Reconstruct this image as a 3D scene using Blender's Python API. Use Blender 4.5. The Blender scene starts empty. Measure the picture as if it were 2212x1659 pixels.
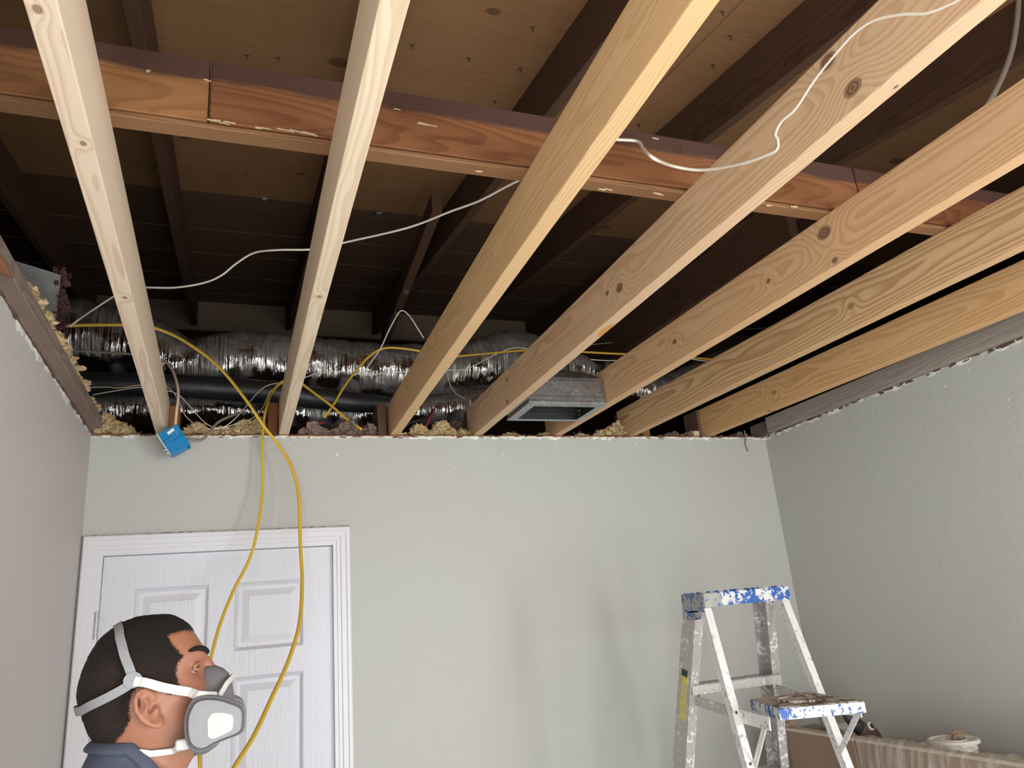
import bpy, bmesh, math, random
from mathutils import Vector, Matrix, noise
from mathutils.bvhtree import BVHTree
random.seed(7)
SC = bpy.context.scene
COL = SC.collection
W, H = 2212, 1659
PI = math.pi

# ------------------------------------------------------------------ camera
F = 1600.2226
CAM = Vector((0, 0, 1.68))
pitch, roll, yaw = 0.30473, -0.08804, -0.37536
fwd = Vector((-math.sin(yaw) * math.cos(pitch), math.cos(yaw) * math.cos(pitch), math.sin(pitch)))
r0 = Vector((math.cos(yaw), math.sin(yaw), 0))
u0 = r0.cross(fwd)
CR = math.cos(roll) * r0 + math.sin(roll) * u0
CU = -math.sin(roll) * r0 + math.cos(roll) * u0
cd = bpy.data.cameras.new('camera')
cam = bpy.data.objects.new('camera', cd)
COL.objects.link(cam)
cam.matrix_world = Matrix(((CR.x, CU.x, -fwd.x, CAM.x), (CR.y, CU.y, -fwd.y, CAM.y), (CR.z, CU.z, -fwd.z, CAM.z), (0, 0, 0, 1)))
cd.sensor_fit = 'HORIZONTAL'
cd.sensor_width = 36
cd.lens = F / W * 36
cd.clip_start = 0.02
SC.camera = cam

# ------------------------------------------------------------------ light
SC.view_settings.view_transform = 'Standard'
SC.view_settings.look = 'None'
SC.view_settings.gamma = 1
SC.view_settings.use_curve_mapping = False
SC.view_settings.exposure = -0.12
world = bpy.data.worlds.new('daylight')
SC.world = world
world.use_nodes = True
bg = world.node_tree.nodes['Background']
bg.inputs[0].default_value = (0.86, 0.93, 1.0, 1)
bg.inputs[1].default_value = 1.5


def area(name, loc, aim, sx, sy, power, color):
    l = bpy.data.lights.new(name, 'AREA')
    l.shape = 'RECTANGLE'
    l.size, l.size_y = sx, sy
    l.energy = power
    l.color = color
    o = bpy.data.objects.new(name, l)
    COL.objects.link(o)
    o.location = loc
    o.rotation_euler = (Vector(aim) - Vector(loc)).to_track_quat('-Z', 'Y').to_euler()
    return o


# daylight coming through the wide doorway in the wall behind the camera
area('doorway_daylight', (1.15, -1.80, 1.15), (0.9, 3.0, 1.9), 2.2, 2.0, 98, (0.95, 0.975, 1.0))
area('right_window_daylight', (2.70, -0.90, 1.40), (-0.6, 1.6, 1.3), 1.1, 1.3, 98, (0.95, 0.975, 1.0))
area('left_fill_light', (-0.70, -0.90, 1.40), (2.4, 1.6, 1.3), 1.1, 1.3, 85, (0.95, 0.975, 1.0))  # added fill from an unseen left opening, brightens the right wall

# ------------------------------------------------------------------ helpers


def ray(px, py):
    return CR * ((px - W / 2) / F) - CU * ((py - H / 2) / F) + fwd


def P(px, py, X=None, Y=None, Z=None):
    d = ray(px, py)
    if X is not None:
        t = X / d.x
    elif Y is not None:
        t = Y / d.y
    else:
        t = (Z - CAM.z) / d.z
    return CAM + d * t


def tag(o, label=None, cat=None, group=None, kind=None):
    if label: o['label'] = label
    if cat: o['category'] = cat
    if group: o['group'] = group
    if kind: o['kind'] = kind
    return o


class MB:
    def __init__(self):
        self.bm = bmesh.new()

    def box(self, a, b, bev=0.0, mat=None, seg=1):
        vs = [Vector((x, y, z)) for x in (a[0], b[0]) for y in (a[1], b[1]) for z in (a[2], b[2])]
        if mat: vs = [mat @ v for v in vs]
        v = [self.bm.verts.new(p) for p in vs]
        fs = [self.bm.faces.new([v[i] for i in q]) for q in ((0, 1, 3, 2), (4, 6, 7, 5), (0, 4, 5, 1), (2, 3, 7, 6), (0, 2, 6, 4), (1, 5, 7, 3))]
        bmesh.ops.recalc_face_normals(self.bm, faces=fs)
        if bev > 0:
            es = list({e for f in fs for e in f.edges})
            bmesh.ops.bevel(self.bm, geom=es, offset=bev, segments=seg, profile=0.6, affect='EDGES')
        return self

    def hull8(self, pts, bev=0.0, seg=1):
        """pts: 4 bottom + 4 top corners, both in the same turn"""
        v = [self.bm.verts.new(p) for p in pts]
        fs = [self.bm.faces.new([v[i] for i in q]) for q in ((0, 1, 2, 3), (7, 6, 5, 4), (0, 4, 5, 1), (1, 5, 6, 2), (2, 6, 7, 3), (3, 7, 4, 0))]
        bmesh.ops.recalc_face_normals(self.bm, faces=fs)
        if bev > 0:
            es = list({e for f in fs for e in f.edges})
            bmesh.ops.bevel(self.bm, geom=es, offset=bev, segments=seg, profile=0.6, affect='EDGES')
        return self

    def bar(self, p, q, w, d, side=(0, 1, 0), bev=0.0):
        """bar from p to q, width w along side, depth d across"""
        p, q = Vector(p), Vector(q)
        ax = (q - p).normalized()
        s = Vector(side); s = (s - ax * s.dot(ax)).normalized()
        t = ax.cross(s)
        a, b = s * w / 2, t * d / 2
        return self.hull8([p - a - b, p + a - b, p + a + b, p - a + b, q - a - b, q + a - b, q + a + b, q - a + b], bev)

    def loft(self, rings, close=True, cap=True):
        rs = [[self.bm.verts.new(p) for p in r] for r in rings]
        n = len(rs[0])
        fs = []
        for a, b in zip(rs, rs[1:]):
            for i in range(n if close else n - 1):
                j = (i + 1) % n
                fs.append(self.bm.faces.new((a[i], a[j], b[j], b[i])))
        if cap and close:
            fs.append(self.bm.faces.new(rs[0][::-1]))
            fs.append(self.bm.faces.new(rs[-1]))
        bmesh.ops.recalc_face_normals(self.bm, faces=fs)
        return self

    def tube(self, pts, r, n=8, flat=None, rfun=None, cap=True):
        pts = [Vector(p) for p in pts]
        rings = []
        up = None
        for i, p in enumerate(pts):
            t = (pts[min(i + 1, len(pts) - 1)] - pts[max(i - 1, 0)]).normalized()
            if up is None:
                up = Vector((0, 0, 1)) if abs(t.z) < 0.8 else Vector((1, 0, 0))
                if flat is not None: up = Vector(flat)
            up = (up - t * up.dot(t)).normalized()
            b = t.cross(up)
            ring = []
            for k in range(n):
                a = 2 * PI * k / n
                rr = rfun(i, a, p) if rfun else r
                if isinstance(rr, tuple):
                    ring.append(p + up * (rr[0] * math.cos(a)) + b * (rr[1] * math.sin(a)))
                else:
                    ring.append(p + (up * math.cos(a) + b * math.sin(a)) * rr)
            rings.append(ring)
        return self.loft(rings, cap=cap)

    def ball(self, c, r, sub=2, scale=(1, 1, 1), fun=None):
        g = bmesh.ops.create_icosphere(self.bm, subdivisions=sub, radius=1.0)
        for v in g['verts']:
            k = 1 + (fun(v.co) if fun else 0)
            v.co = Vector(c) + Vector((v.co.x * scale[0], v.co.y * scale[1], v.co.z * scale[2])) * (r * k)
        return self

    def mesh(self, name, mat, smooth=False):
        me = bpy.data.meshes.new(name)
        self.bm.normal_update()
        self.bm.to_mesh(me)
        self.bm.free()
        if smooth:
            for p in me.polygons: p.use_smooth = True
        if mat:
            for m in (mat if isinstance(mat, (list, tuple)) else [mat]): me.materials.append(m)
        return me

    def build(self, name, mat, parent=None, loc=None, rot=None, smooth=False):
        return link(name, self.mesh(name, mat, smooth), parent, loc, rot)


def link(name, me, parent=None, loc=None, rot=None):
    """mesh coordinates are world coordinates when loc is None, else local to loc"""
    o = bpy.data.objects.new(name, me)
    COL.objects.link(o)
    base = Vector(loc) if loc is not None else Vector((0, 0, 0))
    if parent is not None:
        o.parent = parent
        base = base - worldpos(parent)
    o.location = base
    if rot is not None: o.rotation_euler = rot
    return o


def worldpos(o):
    p = Vector(o.location)
    while o.parent is not None:
        o = o.parent
        p = p + o.location
    return p


def empty(name, loc, label, cat, group=None):
    o = bpy.data.objects.new(name, None)
    COL.objects.link(o)
    o.location = loc
    o.empty_display_size = 0.05
    return tag(o, label, cat, group)


def spline(pts, n=10):
    """Catmull-Rom through the points"""
    pts = [Vector(p) for p in pts]
    q = [pts[0] * 2 - pts[1]] + pts + [pts[-1] * 2 - pts[-2]]
    out = []
    for i in range(1, len(q) - 2):
        for k in range(n):
            t = k / n
            a, b, c, d = q[i - 1], q[i], q[i + 1], q[i + 2]
            out.append(0.5 * ((2 * b) + (c - a) * t + (2 * a - 5 * b + 4 * c - d) * t * t + (3 * b - a - 3 * c + d) * t ** 3))
    out.append(pts[-1])
    return out


def interp(tab, z):
    if z <= tab[0][0]: return tab[0][1]
    for (a, b), (c, d) in zip(tab, tab[1:]):
        if z <= c:
            t = (z - a) / (c - a)
            return b + (d - b) * t
    return tab[-1][1]


def smoothtab(tab, z):
    s = 0
    for k, w in ((-0.012, 1), (-0.006, 2), (0, 3), (0.006, 2), (0.012, 1)): s += w * interp(tab, z + k)
    return s / 9


# ------------------------------------------------------------------ materials


class N:
    def __init__(self, name):
        self.mat = bpy.data.materials.new(name)
        self.mat.use_nodes = True
        self.nt = self.mat.node_tree
        self.b = self.nt.nodes['Principled BSDF']

    def new(self, t, **kw):
        n = self.nt.nodes.new(t)
        for k, v in kw.items(): setattr(n, k, v)
        return n

    def put(self, sock, v):
        if v is None: return
        if hasattr(v, 'is_output'): self.nt.links.new(v, sock)
        else: sock.default_value = v

    def m(self, op, a, b=None, c=None, clamp=False):
        n = self.new('ShaderNodeMath', operation=op, use_clamp=clamp)
        for i, v in enumerate((a, b, c)): self.put(n.inputs[i], v)
        return n.outputs[0]

    def vm(self, op, a, b=None):
        n = self.new('ShaderNodeVectorMath', operation=op)
        self.put(n.inputs[0], a)
        if b is not None: self.put(n.inputs[1], b)
        return n.outputs[0]

    def coord(self):
        return self.new('ShaderNodeTexCoord').outputs['Object']

    def sep(self, v):
        n = self.new('ShaderNodeSeparateXYZ'); self.put(n.inputs[0], v)
        return n.outputs

    def comb(self, x, y, z):
        n = self.new('ShaderNodeCombineXYZ')
        for i, v in enumerate((x, y, z)): self.put(n.inputs[i], v)
        return n.outputs[0]

    def noise(self, vec, scale, detail=3, rough=0.5, dist=0.0):
        n = self.new('ShaderNodeTexNoise')
        self.put(n.inputs['Vector'], vec)
        n.inputs['Scale'].default_value = scale
        n.inputs['Detail'].default_value = detail
        n.inputs['Roughness'].default_value = rough
        n.inputs['Distortion'].default_value = dist
        return n.outputs['Fac']

    def mix(self, f, a, b, blend='MIX'):
        n = self.new('ShaderNodeMix', data_type='RGBA', blend_type=blend)
        self.put(n.inputs[0], f)
        for s, v in ((n.inputs[6], a), (n.inputs[7], b)):
            if not hasattr(v, 'is_output'): v = (v[0], v[1], v[2], 1)
            self.put(s, v)
        return n.outputs[2]

    def step(self, v, lo, hi, a=0.0, b=1.0):
        n = self.new('ShaderNodeMapRange', interpolation_type='SMOOTHSTEP')
        self.put(n.inputs[0], v)
        n.inputs[1].default_value, n.inputs[2].default_value = lo, hi
        n.inputs[3].default_value, n.inputs[4].default_value = a, b
        return n.outputs[0]

    def bump(self, h, strength, dist=0.01):
        n = self.new('ShaderNodeBump')
        n.inputs['Strength'].default_value = strength
        n.inputs['Distance'].default_value = dist
        self.put(n.inputs['Height'], h)
        self.nt.links.new(n.outputs[0], self.b.inputs['Normal'])

    def out(self, color=None, rough=None, metal=None, spec=None):
        if color is not None:
            if not hasattr(color, 'is_output'): color = (color[0], color[1], color[2], 1)
            self.put(self.b.inputs['Base Color'], color)
        if rough is not None: self.put(self.b.inputs['Roughness'], rough)
        if metal is not None: self.put(self.b.inputs['Metallic'], metal)
        if spec is not None: self.put(self.b.inputs['Specular IOR Level'], spec)
        return self.mat


def lin(r, g, b):
    f = lambda c: (c / 255 / 12.92) if c <= 10 else ((c / 255 + 0.055) / 1.055) ** 2.4
    return (f(r), f(g), f(b))


def plain(name, col, rough=0.5, metal=0.0, var=0.12, scale=30, bump=0.0, spec=None):
    n = N(name)
    f = n.noise(n.coord(), scale, 4)
    c = n.mix(f, tuple(v * (1 - var) for v in col), tuple(min(1, v * (1 + var)) for v in col))
    if bump: n.bump(f, bump, 0.004)
    return n.out(c, rough, metal, spec)


def wood(name, light, dark, lam=0.006, ox=0.03, oz=0.0, tilt=0.02, knots=(), bknots=(), kcol=(0.06, 0.03, 0.016), contrast=0.6,
         rough=0.6, wob=0.02, rand=False, stain=None, blotch=0.15, patch=None):
    """growth rings round an axis running along local y: side faces get arches, edges get straight grain.
    knots: (y, z, radius) on the side face; bknots: (x, y, radius) on the bottom edge"""
    n = N(name)
    co = n.coord()
    x, y, z = n.sep(co)
    if rand:
        ri = n.new('ShaderNodeObjectInfo').outputs['Random']
        off = n.comb(n.m('MULTIPLY', ri, 3.1), n.m('MULTIPLY', ri, 37.0), n.m('MULTIPLY', ri, 5.3))
        cn = n.vm('ADD', co, off)
        y2 = n.m('ADD', y, n.m('MULTIPLY', ri, 9.0))
        zz = n.m('ADD', z, n.m('MULTIPLY_ADD', ri, 0.12, oz - 0.06))
    else:
        cn = co; y2 = y
        zz = n.m('ADD', z, oz)
    st = n.vm('MULTIPLY', cn, (5.0, 0.9, 5.0))
    w1 = n.m('SUBTRACT', n.noise(st, 2.0, 2), 0.5)
    w2 = n.m('SUBTRACT', n.noise(n.vm('ADD', st, (7.3, 1.1, 3.7)), 2.0, 2), 0.5)
    xx = n.m('ADD', n.m('MULTIPLY_ADD', y2, tilt, ox), n.m('ADD', x, n.m('MULTIPLY', w1, wob * 2)))
    zz = n.m('MULTIPLY_ADD', w2, wob * 2, zz)
    r = n.m('SQRT', n.m('ADD', n.m('MULTIPLY', xx, xx), n.m('MULTIPLY', zz, zz)))
    kmask = None
    for kind, lst in (('s', knots), ('b', bknots)):
        for a, b, rad in lst:
            if kind == 's':
                du = n.m('MULTIPLY', n.m('SUBTRACT', y, a), 0.75); dv = n.m('SUBTRACT', z, b)
            else:
                du = n.m('SUBTRACT', x, a); dv = n.m('MULTIPLY', n.m('SUBTRACT', y, b), 0.7)
            d = n.m('SQRT', n.m('ADD', n.m('MULTIPLY', du, du), n.m('MULTIPLY', dv, dv)))
            e = n.m('EXPONENT', n.m('MULTIPLY', n.m('POWER', n.m('DIVIDE', d, rad * 2.6), 2.0), -1.0))
            r = n.m('MULTIPLY_ADD', e, rad * 1.6, r)
            k = n.step(d, rad * 1.05, rad * 0.75)
            ring = n.m('MULTIPLY', n.m('SINE', n.m('MULTIPLY', d, 6.28 / (rad * 0.42))), 0.18)
            k = n.m('MULTIPLY', k, n.m('ADD', ring, 0.80))
            kmask = k if kmask is None else n.m('MAXIMUM', kmask, k)
    fr = n.m('FRACT', n.m('DIVIDE', r, lam))
    band = n.m('MULTIPLY', n.step(fr, 0.25, 0.86), n.step(fr, 1.0, 0.93))
    fib = n.noise(n.vm('MULTIPLY', cn, (260, 5, 260)), 1.0, 3)
    big = n.noise(n.vm('MULTIPLY', cn, (9, 1.6, 9)), 1.0, 3)
    fac = n.m('ADD', n.m('MULTIPLY', band, contrast), n.m('ADD', n.m('MULTIPLY', n.m('SUBTRACT', fib, 0.5), 0.5), n.m('MULTIPLY', n.m('SUBTRACT', big, 0.5), blotch * 4)), clamp=True)
    c = n.mix(fac, light, dark)
    if stain:  # (z0, z1, colour): weathered upper band of the face
        zn = n.m('MULTIPLY_ADD', n.m('SUBTRACT', n.noise(n.vm('MULTIPLY', cn, (14, 6, 14)), 1.0, 4), 0.5), 0.03, z)
        c = n.mix(n.m('MULTIPLY', n.step(zn, stain[0], stain[1]), 0.88), c, stain[2])
    if patch:  # (x, y, rx, ry, colour) resin patch on the bottom edge
        du = n.m('DIVIDE', n.m('SUBTRACT', x, patch[0]), patch[2]); dv = n.m('DIVIDE', n.m('SUBTRACT', y, patch[1]), patch[3])
        d = n.m('ADD', n.m('MULTIPLY', du, du), n.m('MULTIPLY', dv, dv))
        c = n.mix(n.m('MULTIPLY', n.step(d, 1.2, 0.6), n.step(z, 0.03, 0.012)), c, patch[4])
    if kmask is not None: c = n.mix(kmask, c, kcol)
    n.bump(n.m('ADD', band, fib), 0.12, 0.002)
    return n.out(c, rough, spec=0.3)


def wallpaint(name, col):
    n = N(name)
    co = n.coord()
    x, y, z = n.sep(co)
    f = n.noise(co, 110, 3)
    g = n.noise(co, 26, 3, 0.6)
    big = n.noise(co, 1.6, 2)
    c = n.mix(n.step(big, 0.35, 0.65), col, (col[0] * 1.02, col[1] * 0.965, col[2] * 0.99))
    # scraped chips where the old ceiling was torn off, near the top edge
    st = n.noise(n.vm('MULTIPLY', co, (60, 60, 26)), 1.0, 3, 0.6)
    near = n.step(z, 2.20, 2.44)
    chip = n.m('MULTIPLY', n.step(n.m('ADD', st, n.m('MULTIPLY', near, 0.10)), 0.745, 0.775), n.step(n.noise(co, 7, 2), 0.45, 0.6))
    edge = n.step(n.m('MULTIPLY_ADD', n.noise(n.vm('MULTIPLY', co, (30, 30, 8)), 1.0, 3), 0.05, z), 2.446, 2.454)
    edge = n.m('MULTIPLY', edge, n.step(n.noise(co, 11, 3), 0.46, 0.54))
    c = n.mix(n.m('MAXIMUM', n.m('MULTIPLY', chip, n.step(z, 2.14, 2.30)), edge), c, (0.80, 0.79, 0.74))
    h = n.m('ADD', n.m('MULTIPLY', f, 0.5), g)
    n.bump(h, 0.35, 0.004)
    return n.out(c, 0.55, spec=0.35)


M = {}
M['wall'] = wallpaint('sage_grey_wall_paint', (0.455, 0.468, 0.42))
M['plaster'] = plain('torn_drywall_edge', (0.70, 0.68, 0.62), 0.9, bump=0.5)
M['floor'] = plain('pale_bounce_floor', (0.66, 0.65, 0.60), 0.8, var=0.12, scale=5)  # unseen floor kept pale to bounce light up onto the joists
M['door'] = None
M['white'] = plain('white_gloss_paint', (0.66, 0.65, 0.67), 0.35, var=0.03, scale=8)
M['steel'] = plain('hinge_steel', (0.55, 0.55, 0.54), 0.32, 1.0)
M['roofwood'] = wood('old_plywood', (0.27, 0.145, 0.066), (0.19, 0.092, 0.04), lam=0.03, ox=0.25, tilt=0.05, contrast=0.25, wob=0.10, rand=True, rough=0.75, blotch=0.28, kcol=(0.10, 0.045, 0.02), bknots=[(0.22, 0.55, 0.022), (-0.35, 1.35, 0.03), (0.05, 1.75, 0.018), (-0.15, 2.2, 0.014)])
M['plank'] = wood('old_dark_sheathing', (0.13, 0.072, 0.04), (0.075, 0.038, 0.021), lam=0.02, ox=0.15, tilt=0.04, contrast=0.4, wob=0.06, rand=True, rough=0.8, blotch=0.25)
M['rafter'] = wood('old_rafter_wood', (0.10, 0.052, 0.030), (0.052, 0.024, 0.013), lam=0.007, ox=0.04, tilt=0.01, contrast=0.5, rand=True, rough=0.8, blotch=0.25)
M['ridge'] = wood('old_ridge_wood', (0.20, 0.145, 0.10), (0.12, 0.08, 0.055), lam=0.009, ox=0.05, tilt=0.01, contrast=0.4, rand=True, rough=0.8)
M['plate'] = wood('weathered_plate_wood', (0.24, 0.175, 0.14), (0.13, 0.09, 0.07), lam=0.006, ox=0.03, tilt=0.012, contrast=0.5, rand=True, rough=0.85, blotch=0.3)
M['greyplate'] = wood('grey_weathered_wood', (0.32, 0.275, 0.235), (0.19, 0.155, 0.13), lam=0.005, ox=0.03, tilt=0.012, contrast=0.5, rand=True, rough=0.85, blotch=0.3)
M['redwood'] = wood('red_brown_old_wood', (0.26, 0.105, 0.045), (0.15, 0.055, 0.025), lam=0.005, ox=0.03, tilt=0.012, contrast=0.5, rand=True, rough=0.7, blotch=0.25)
M['darkstub'] = wood('dark_old_stub_wood', (0.13, 0.075, 0.05), (0.075, 0.04, 0.028), lam=0.005, ox=0.03, tilt=0.012, contrast=0.5, rand=True, rough=0.8)
M['palecut'] = wood('fresh_cut_wood', (0.62, 0.47, 0.30), (0.50, 0.34, 0.19), lam=0.005, ox=0.03, tilt=0.012, contrast=0.5, rand=True)


def paneldoor():
    n = N('white_wood_grain_door')
    co = n.coord()
    x, y, z = n.sep(co)
    w = n.noise(n.vm('MULTIPLY', co, (6, 6, 1.6)), 1.0, 2)
    g = n.noise(n.vm('MULTIPLY', co, (170, 170, 7)), 1.0, 3, 0.6, 0.4)
    g2 = n.m('SINE', n.m('MULTIPLY', n.m('ADD', x, n.m('MULTIPLY', w, 0.25)), 420))
    n.bump(n.m('ADD', g, n.m('MULTIPLY', g2, 0.10)), 0.35, 0.003)
    return n.out((0.62, 0.615, 0.66), 0.38)


M['door'] = paneldoor()


def foil(name, dust_shade=0.35):
    n = N(name)
    co = n.coord()
    v1 = n.noise(n.vm('MULTIPLY', co, (17, 4.5, 4.5)), 1.0, 2, 0.5, 0.5)
    v2 = n.noise(n.vm('MULTIPLY', co, (85, 30, 30)), 1.0, 3, 0.6, 0.8)
    v3 = n.noise(n.vm('MULTIPLY', co, (62, 3.5, 3.5)), 1.0, 2, 0.5, 0.8)
    n.bump(n.m('ADD', n.m('ADD', v1, n.m('MULTIPLY', v3, 0.55)), n.m('MULTIPLY', v2, 0.10)), 1.0, 0.03)
    geo = n.new('ShaderNodeNewGeometry')
    nz = n.sep(geo.outputs['True Normal'])[2]
    # dusty on top and in patches, deepened to stand in for dark reflections
    d = n.m('MULTIPLY', n.step(n.m('MULTIPLY_ADD', n.noise(co, 9, 4), 0.5, nz), 0.25, 0.75), 0.9)
    d = n.m('MAXIMUM', d, n.m('MULTIPLY', n.step(n.noise(co, 5, 3), 0.5, 0.62), dust_shade))
    c = n.mix(d, (0.56, 0.54, 0.52), (0.10, 0.085, 0.07))
    return n.out(c, n.m('MULTIPLY_ADD', d, 0.5, 0.13), n.m('SUBTRACT', 1.0, n.m('MULTIPLY', d, 0.85)))


M['foil'] = foil('aluminium_duct_foil', 0.6)
M['foilclean'] = plain('ribbed_clean_foil', (0.66, 0.68, 0.70), 0.38, 0.6, var=0.2, scale=18, bump=0.25)
M['blackfoil'] = plain('black_pipe_wrap', (0.018, 0.018, 0.02), 0.45, bump=0.3)
M['glassfibre'] = plain('pink_glass_fibre', (0.13, 0.06, 0.068), 0.6, var=0.6, bump=0.8, scale=60)
M['galv'] = None


def galv():
    n = N('spangled_galvanised_steel')
    co = n.coord()
    vo = n.new('ShaderNodeTexVoronoi'); vo.inputs['Scale'].default_value = 90
    n.put(vo.inputs['Vector'], co)
    s = n.sep(vo.outputs['Color'])[0]
    g = n.noise(co, 30, 4)
    sp = n.step(n.noise(co, 160, 3), 0.66, 0.74)
    c = n.mix(s, (0.30, 0.315, 0.33), (0.44, 0.455, 0.47))
    c = n.mix(n.m('MULTIPLY', sp, 0.8), c, (0.8, 0.8, 0.8))
    return n.out(c, n.m('MULTIPLY_ADD', g, 0.25, 0.28), n.m('SUBTRACT', 0.95, n.m('MULTIPLY', sp, 0.7)))


M['galv'] = galv()
M['yellow'] = plain('yellow_cable_jacket', (0.62, 0.40, 0.035), 0.45, var=0.10, scale=14)
M['whitewire'] = plain('white_cable_jacket', (0.84, 0.80, 0.70), 0.5, var=0.06)
M['cream'] = plain('cream_cable_jacket', (0.70, 0.56, 0.40), 0.5, var=0.08)
M['greywire'] = plain('dusty_grey_cable_jacket', (0.23, 0.19, 0.15), 0.7, var=0.2)
M['blackwire'] = plain('black_cable_jacket', (0.02, 0.02, 0.022), 0.45)
M['redwire'] = plain('red_wire_jacket', (0.30, 0.02, 0.04), 0.5)
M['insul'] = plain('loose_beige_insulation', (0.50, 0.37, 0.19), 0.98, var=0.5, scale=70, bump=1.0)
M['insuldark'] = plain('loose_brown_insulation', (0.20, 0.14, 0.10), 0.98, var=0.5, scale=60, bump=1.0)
M['chip'] = plain('torn_paper_and_plaster', (0.66, 0.60, 0.50), 0.9, var=0.25, scale=40)
M['crumb'] = plain('dark_debris_crumbs', (0.10, 0.055, 0.035), 0.95, var=0.4, scale=50)


def bluebox_mat():
    n = N('blue_moulded_plastic')
    f = n.noise(n.coord(), 40, 3)
    sc = n.step(n.noise(n.vm('MULTIPLY', n.coord(), (160, 160, 20)), 1.0, 2), 0.70, 0.74)
    c = n.mix(f, (0.0, 0.17, 0.42), (0.01, 0.24, 0.52))
    return n.out(n.mix(n.m('MULTIPLY', sc, 0.6), c, (0.7, 0.72, 0.75)), 0.35)


M['blue'] = bluebox_mat()


def splattered(name, base, splat, amount, scale=45, rough=0.45, metal=0.0, extra=None):
    """base colour with dried paint splashes"""
    n = N(name)
    co = n.coord()
    a = n.noise(co, scale, 5, 0.65, 0.4)
    b = n.noise(co, scale * 0.35, 3)
    k = n.step(n.m('ADD', n.m('MULTIPLY', a, 0.65), n.m('MULTIPLY', b, 0.35)), 0.5 + amount, 0.54 + amount)
    f = n.noise(co, 80, 3)
    c = n.mix(f, tuple(v * 0.8 for v in base), tuple(min(1, v * 1.15) for v in base))
    s = n.mix(n.noise(co, 30, 3), tuple(v * 0.75 for v in splat), splat)
    c = n.mix(k, c, s)
    if extra:
        e = n.step(n.noise(n.vm('ADD', co, (3.1, 5.2, 1.7)), scale * 0.8, 4, 0.6), 0.60, 0.64)
        c = n.mix(n.m('MULTIPLY', e, k), c, extra)
    n.bump(n.m('ADD', k, a), 0.5, 0.002)
    return n.out(c, n.m('MULTIPLY_ADD', k, 0.25, rough), n.m('MULTIPLY', n.m('SUBTRACT', 1.0, k), metal))


M['capblue'] = splattered('paint_splashed_blue_plastic', (0.012, 0.085, 0.33), (0.66, 0.64, 0.62), -0.012, 58, extra=(0.30, 0.32, 0.36))
M['capgrey'] = splattered('grey_paint_crusted_plastic', (0.02, 0.10, 0.35), (0.36, 0.35, 0.32), -0.06, 70)
M['shelfblue'] = splattered('paint_crusted_shelf', (0.012, 0.085, 0.33), (0.72, 0.71, 0.72), -0.045, 60)
M['shelftop'] = splattered('dried_paint_shelf_top', (0.14, 0.075, 0.04), (0.60, 0.55, 0.48), -0.055, 32, rough=0.7)
M['alu'] = splattered('paint_spotted_aluminium', (0.46, 0.43, 0.41), (0.74, 0.72, 0.69), 0.035, 75, rough=0.42, metal=0.45)
M['alulight'] = splattered('whitish_paint_spotted_aluminium', (0.70, 0.68, 0.66), (0.38, 0.35, 0.32), 0.07, 90, rough=0.4, metal=0.3)
M['dark'] = plain('dark_rivet_metal', (0.07, 0.065, 0.06), 0.5, 0.5)
M['card'] = plain('brown_coated_board', (0.235, 0.155, 0.105), 0.55, var=0.08, scale=6)
M['cardedge'] = plain('dusty_board_edge', (0.46, 0.40, 0.32), 0.8, var=0.15, scale=20)
M['black'] = plain('black_rubber', (0.018, 0.017, 0.018), 0.5)
M['maroon'] = plain('dusty_maroon_plastic', (0.085, 0.035, 0.03), 0.55, var=0.35, scale=30)
M['red'] = plain('red_badge', (0.55, 0.05, 0.09), 0.45)
M['bucketwhite'] = plain('white_pail_plastic', (0.78, 0.75, 0.68), 0.4, var=0.06)
M['rag'] = plain('crumpled_tan_rag', (0.33, 0.25, 0.17), 0.95, var=0.5, scale=50, bump=0.8)
M['skin'] = None

# ------------------------------------------------------------------ setting
XL, XR, YB, ZC = -0.4825, 2.495, 2.9495, 2.44
YR = -1.62
XD1, XD2, ZD = -0.415, 0.370, 2.003   # door opening


def struct(name, mb, m, parent=None, smooth=False):
    o = mb.build(name, m, parent, smooth=smooth)
    if parent is None: o['kind'] = 'structure'
    return o


# back wall round the door opening, the drywall top slightly ragged
mb = MB()
mb.box((XL - 0.1, YB, 0), (XD1 - 0.03, YB + 0.012, ZC - 0.008))
mb.box((XD2 + 0.03, YB, 0), (XR + 0.1, YB + 0.012, ZC - 0.008))
mb.box((XD1 - 0.03, YB, ZD + 0.02), (XD2 + 0.03, YB + 0.012, ZC - 0.008))
mb.box((XL - 0.1, YB + 0.012, 0), (XD1 - 0.03, YB + 0.10, 2.40))
mb.box((XD2 + 0.03, YB + 0.012, 0), (XR + 0.1, YB + 0.10, 2.40))
mb.box((XD1 - 0.03, YB + 0.012, ZD + 0.02), (XD2 + 0.03, YB + 0.10, 2.40))
struct('wall_back', mb, M['wall'])
WY0, WY1, WZ0, WZ1 = -1.45, -0.35, 0.75, 2.05     # window openings behind the camera; left one added to light the right wall
for nm, x0, x1 in (('wall_left', XL - 0.12, XL), ('wall_right', XR, XR + 0.12)):
    mb = MB()
    mb.box((x0, WY1, 0), (x1, YB + 0.1, ZC)); mb.box((x0, YR - 0.1, 0), (x1, WY0, ZC)); mb.box((x0, WY0, 0), (x1, WY1, WZ0)); mb.box((x0, WY0, WZ1), (x1, WY1, ZC))
    struct(nm, mb, M['wall'] if nm == 'wall_right' else wallpaint('warm_grey_wall_paint', (0.51, 0.485, 0.45)))
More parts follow.
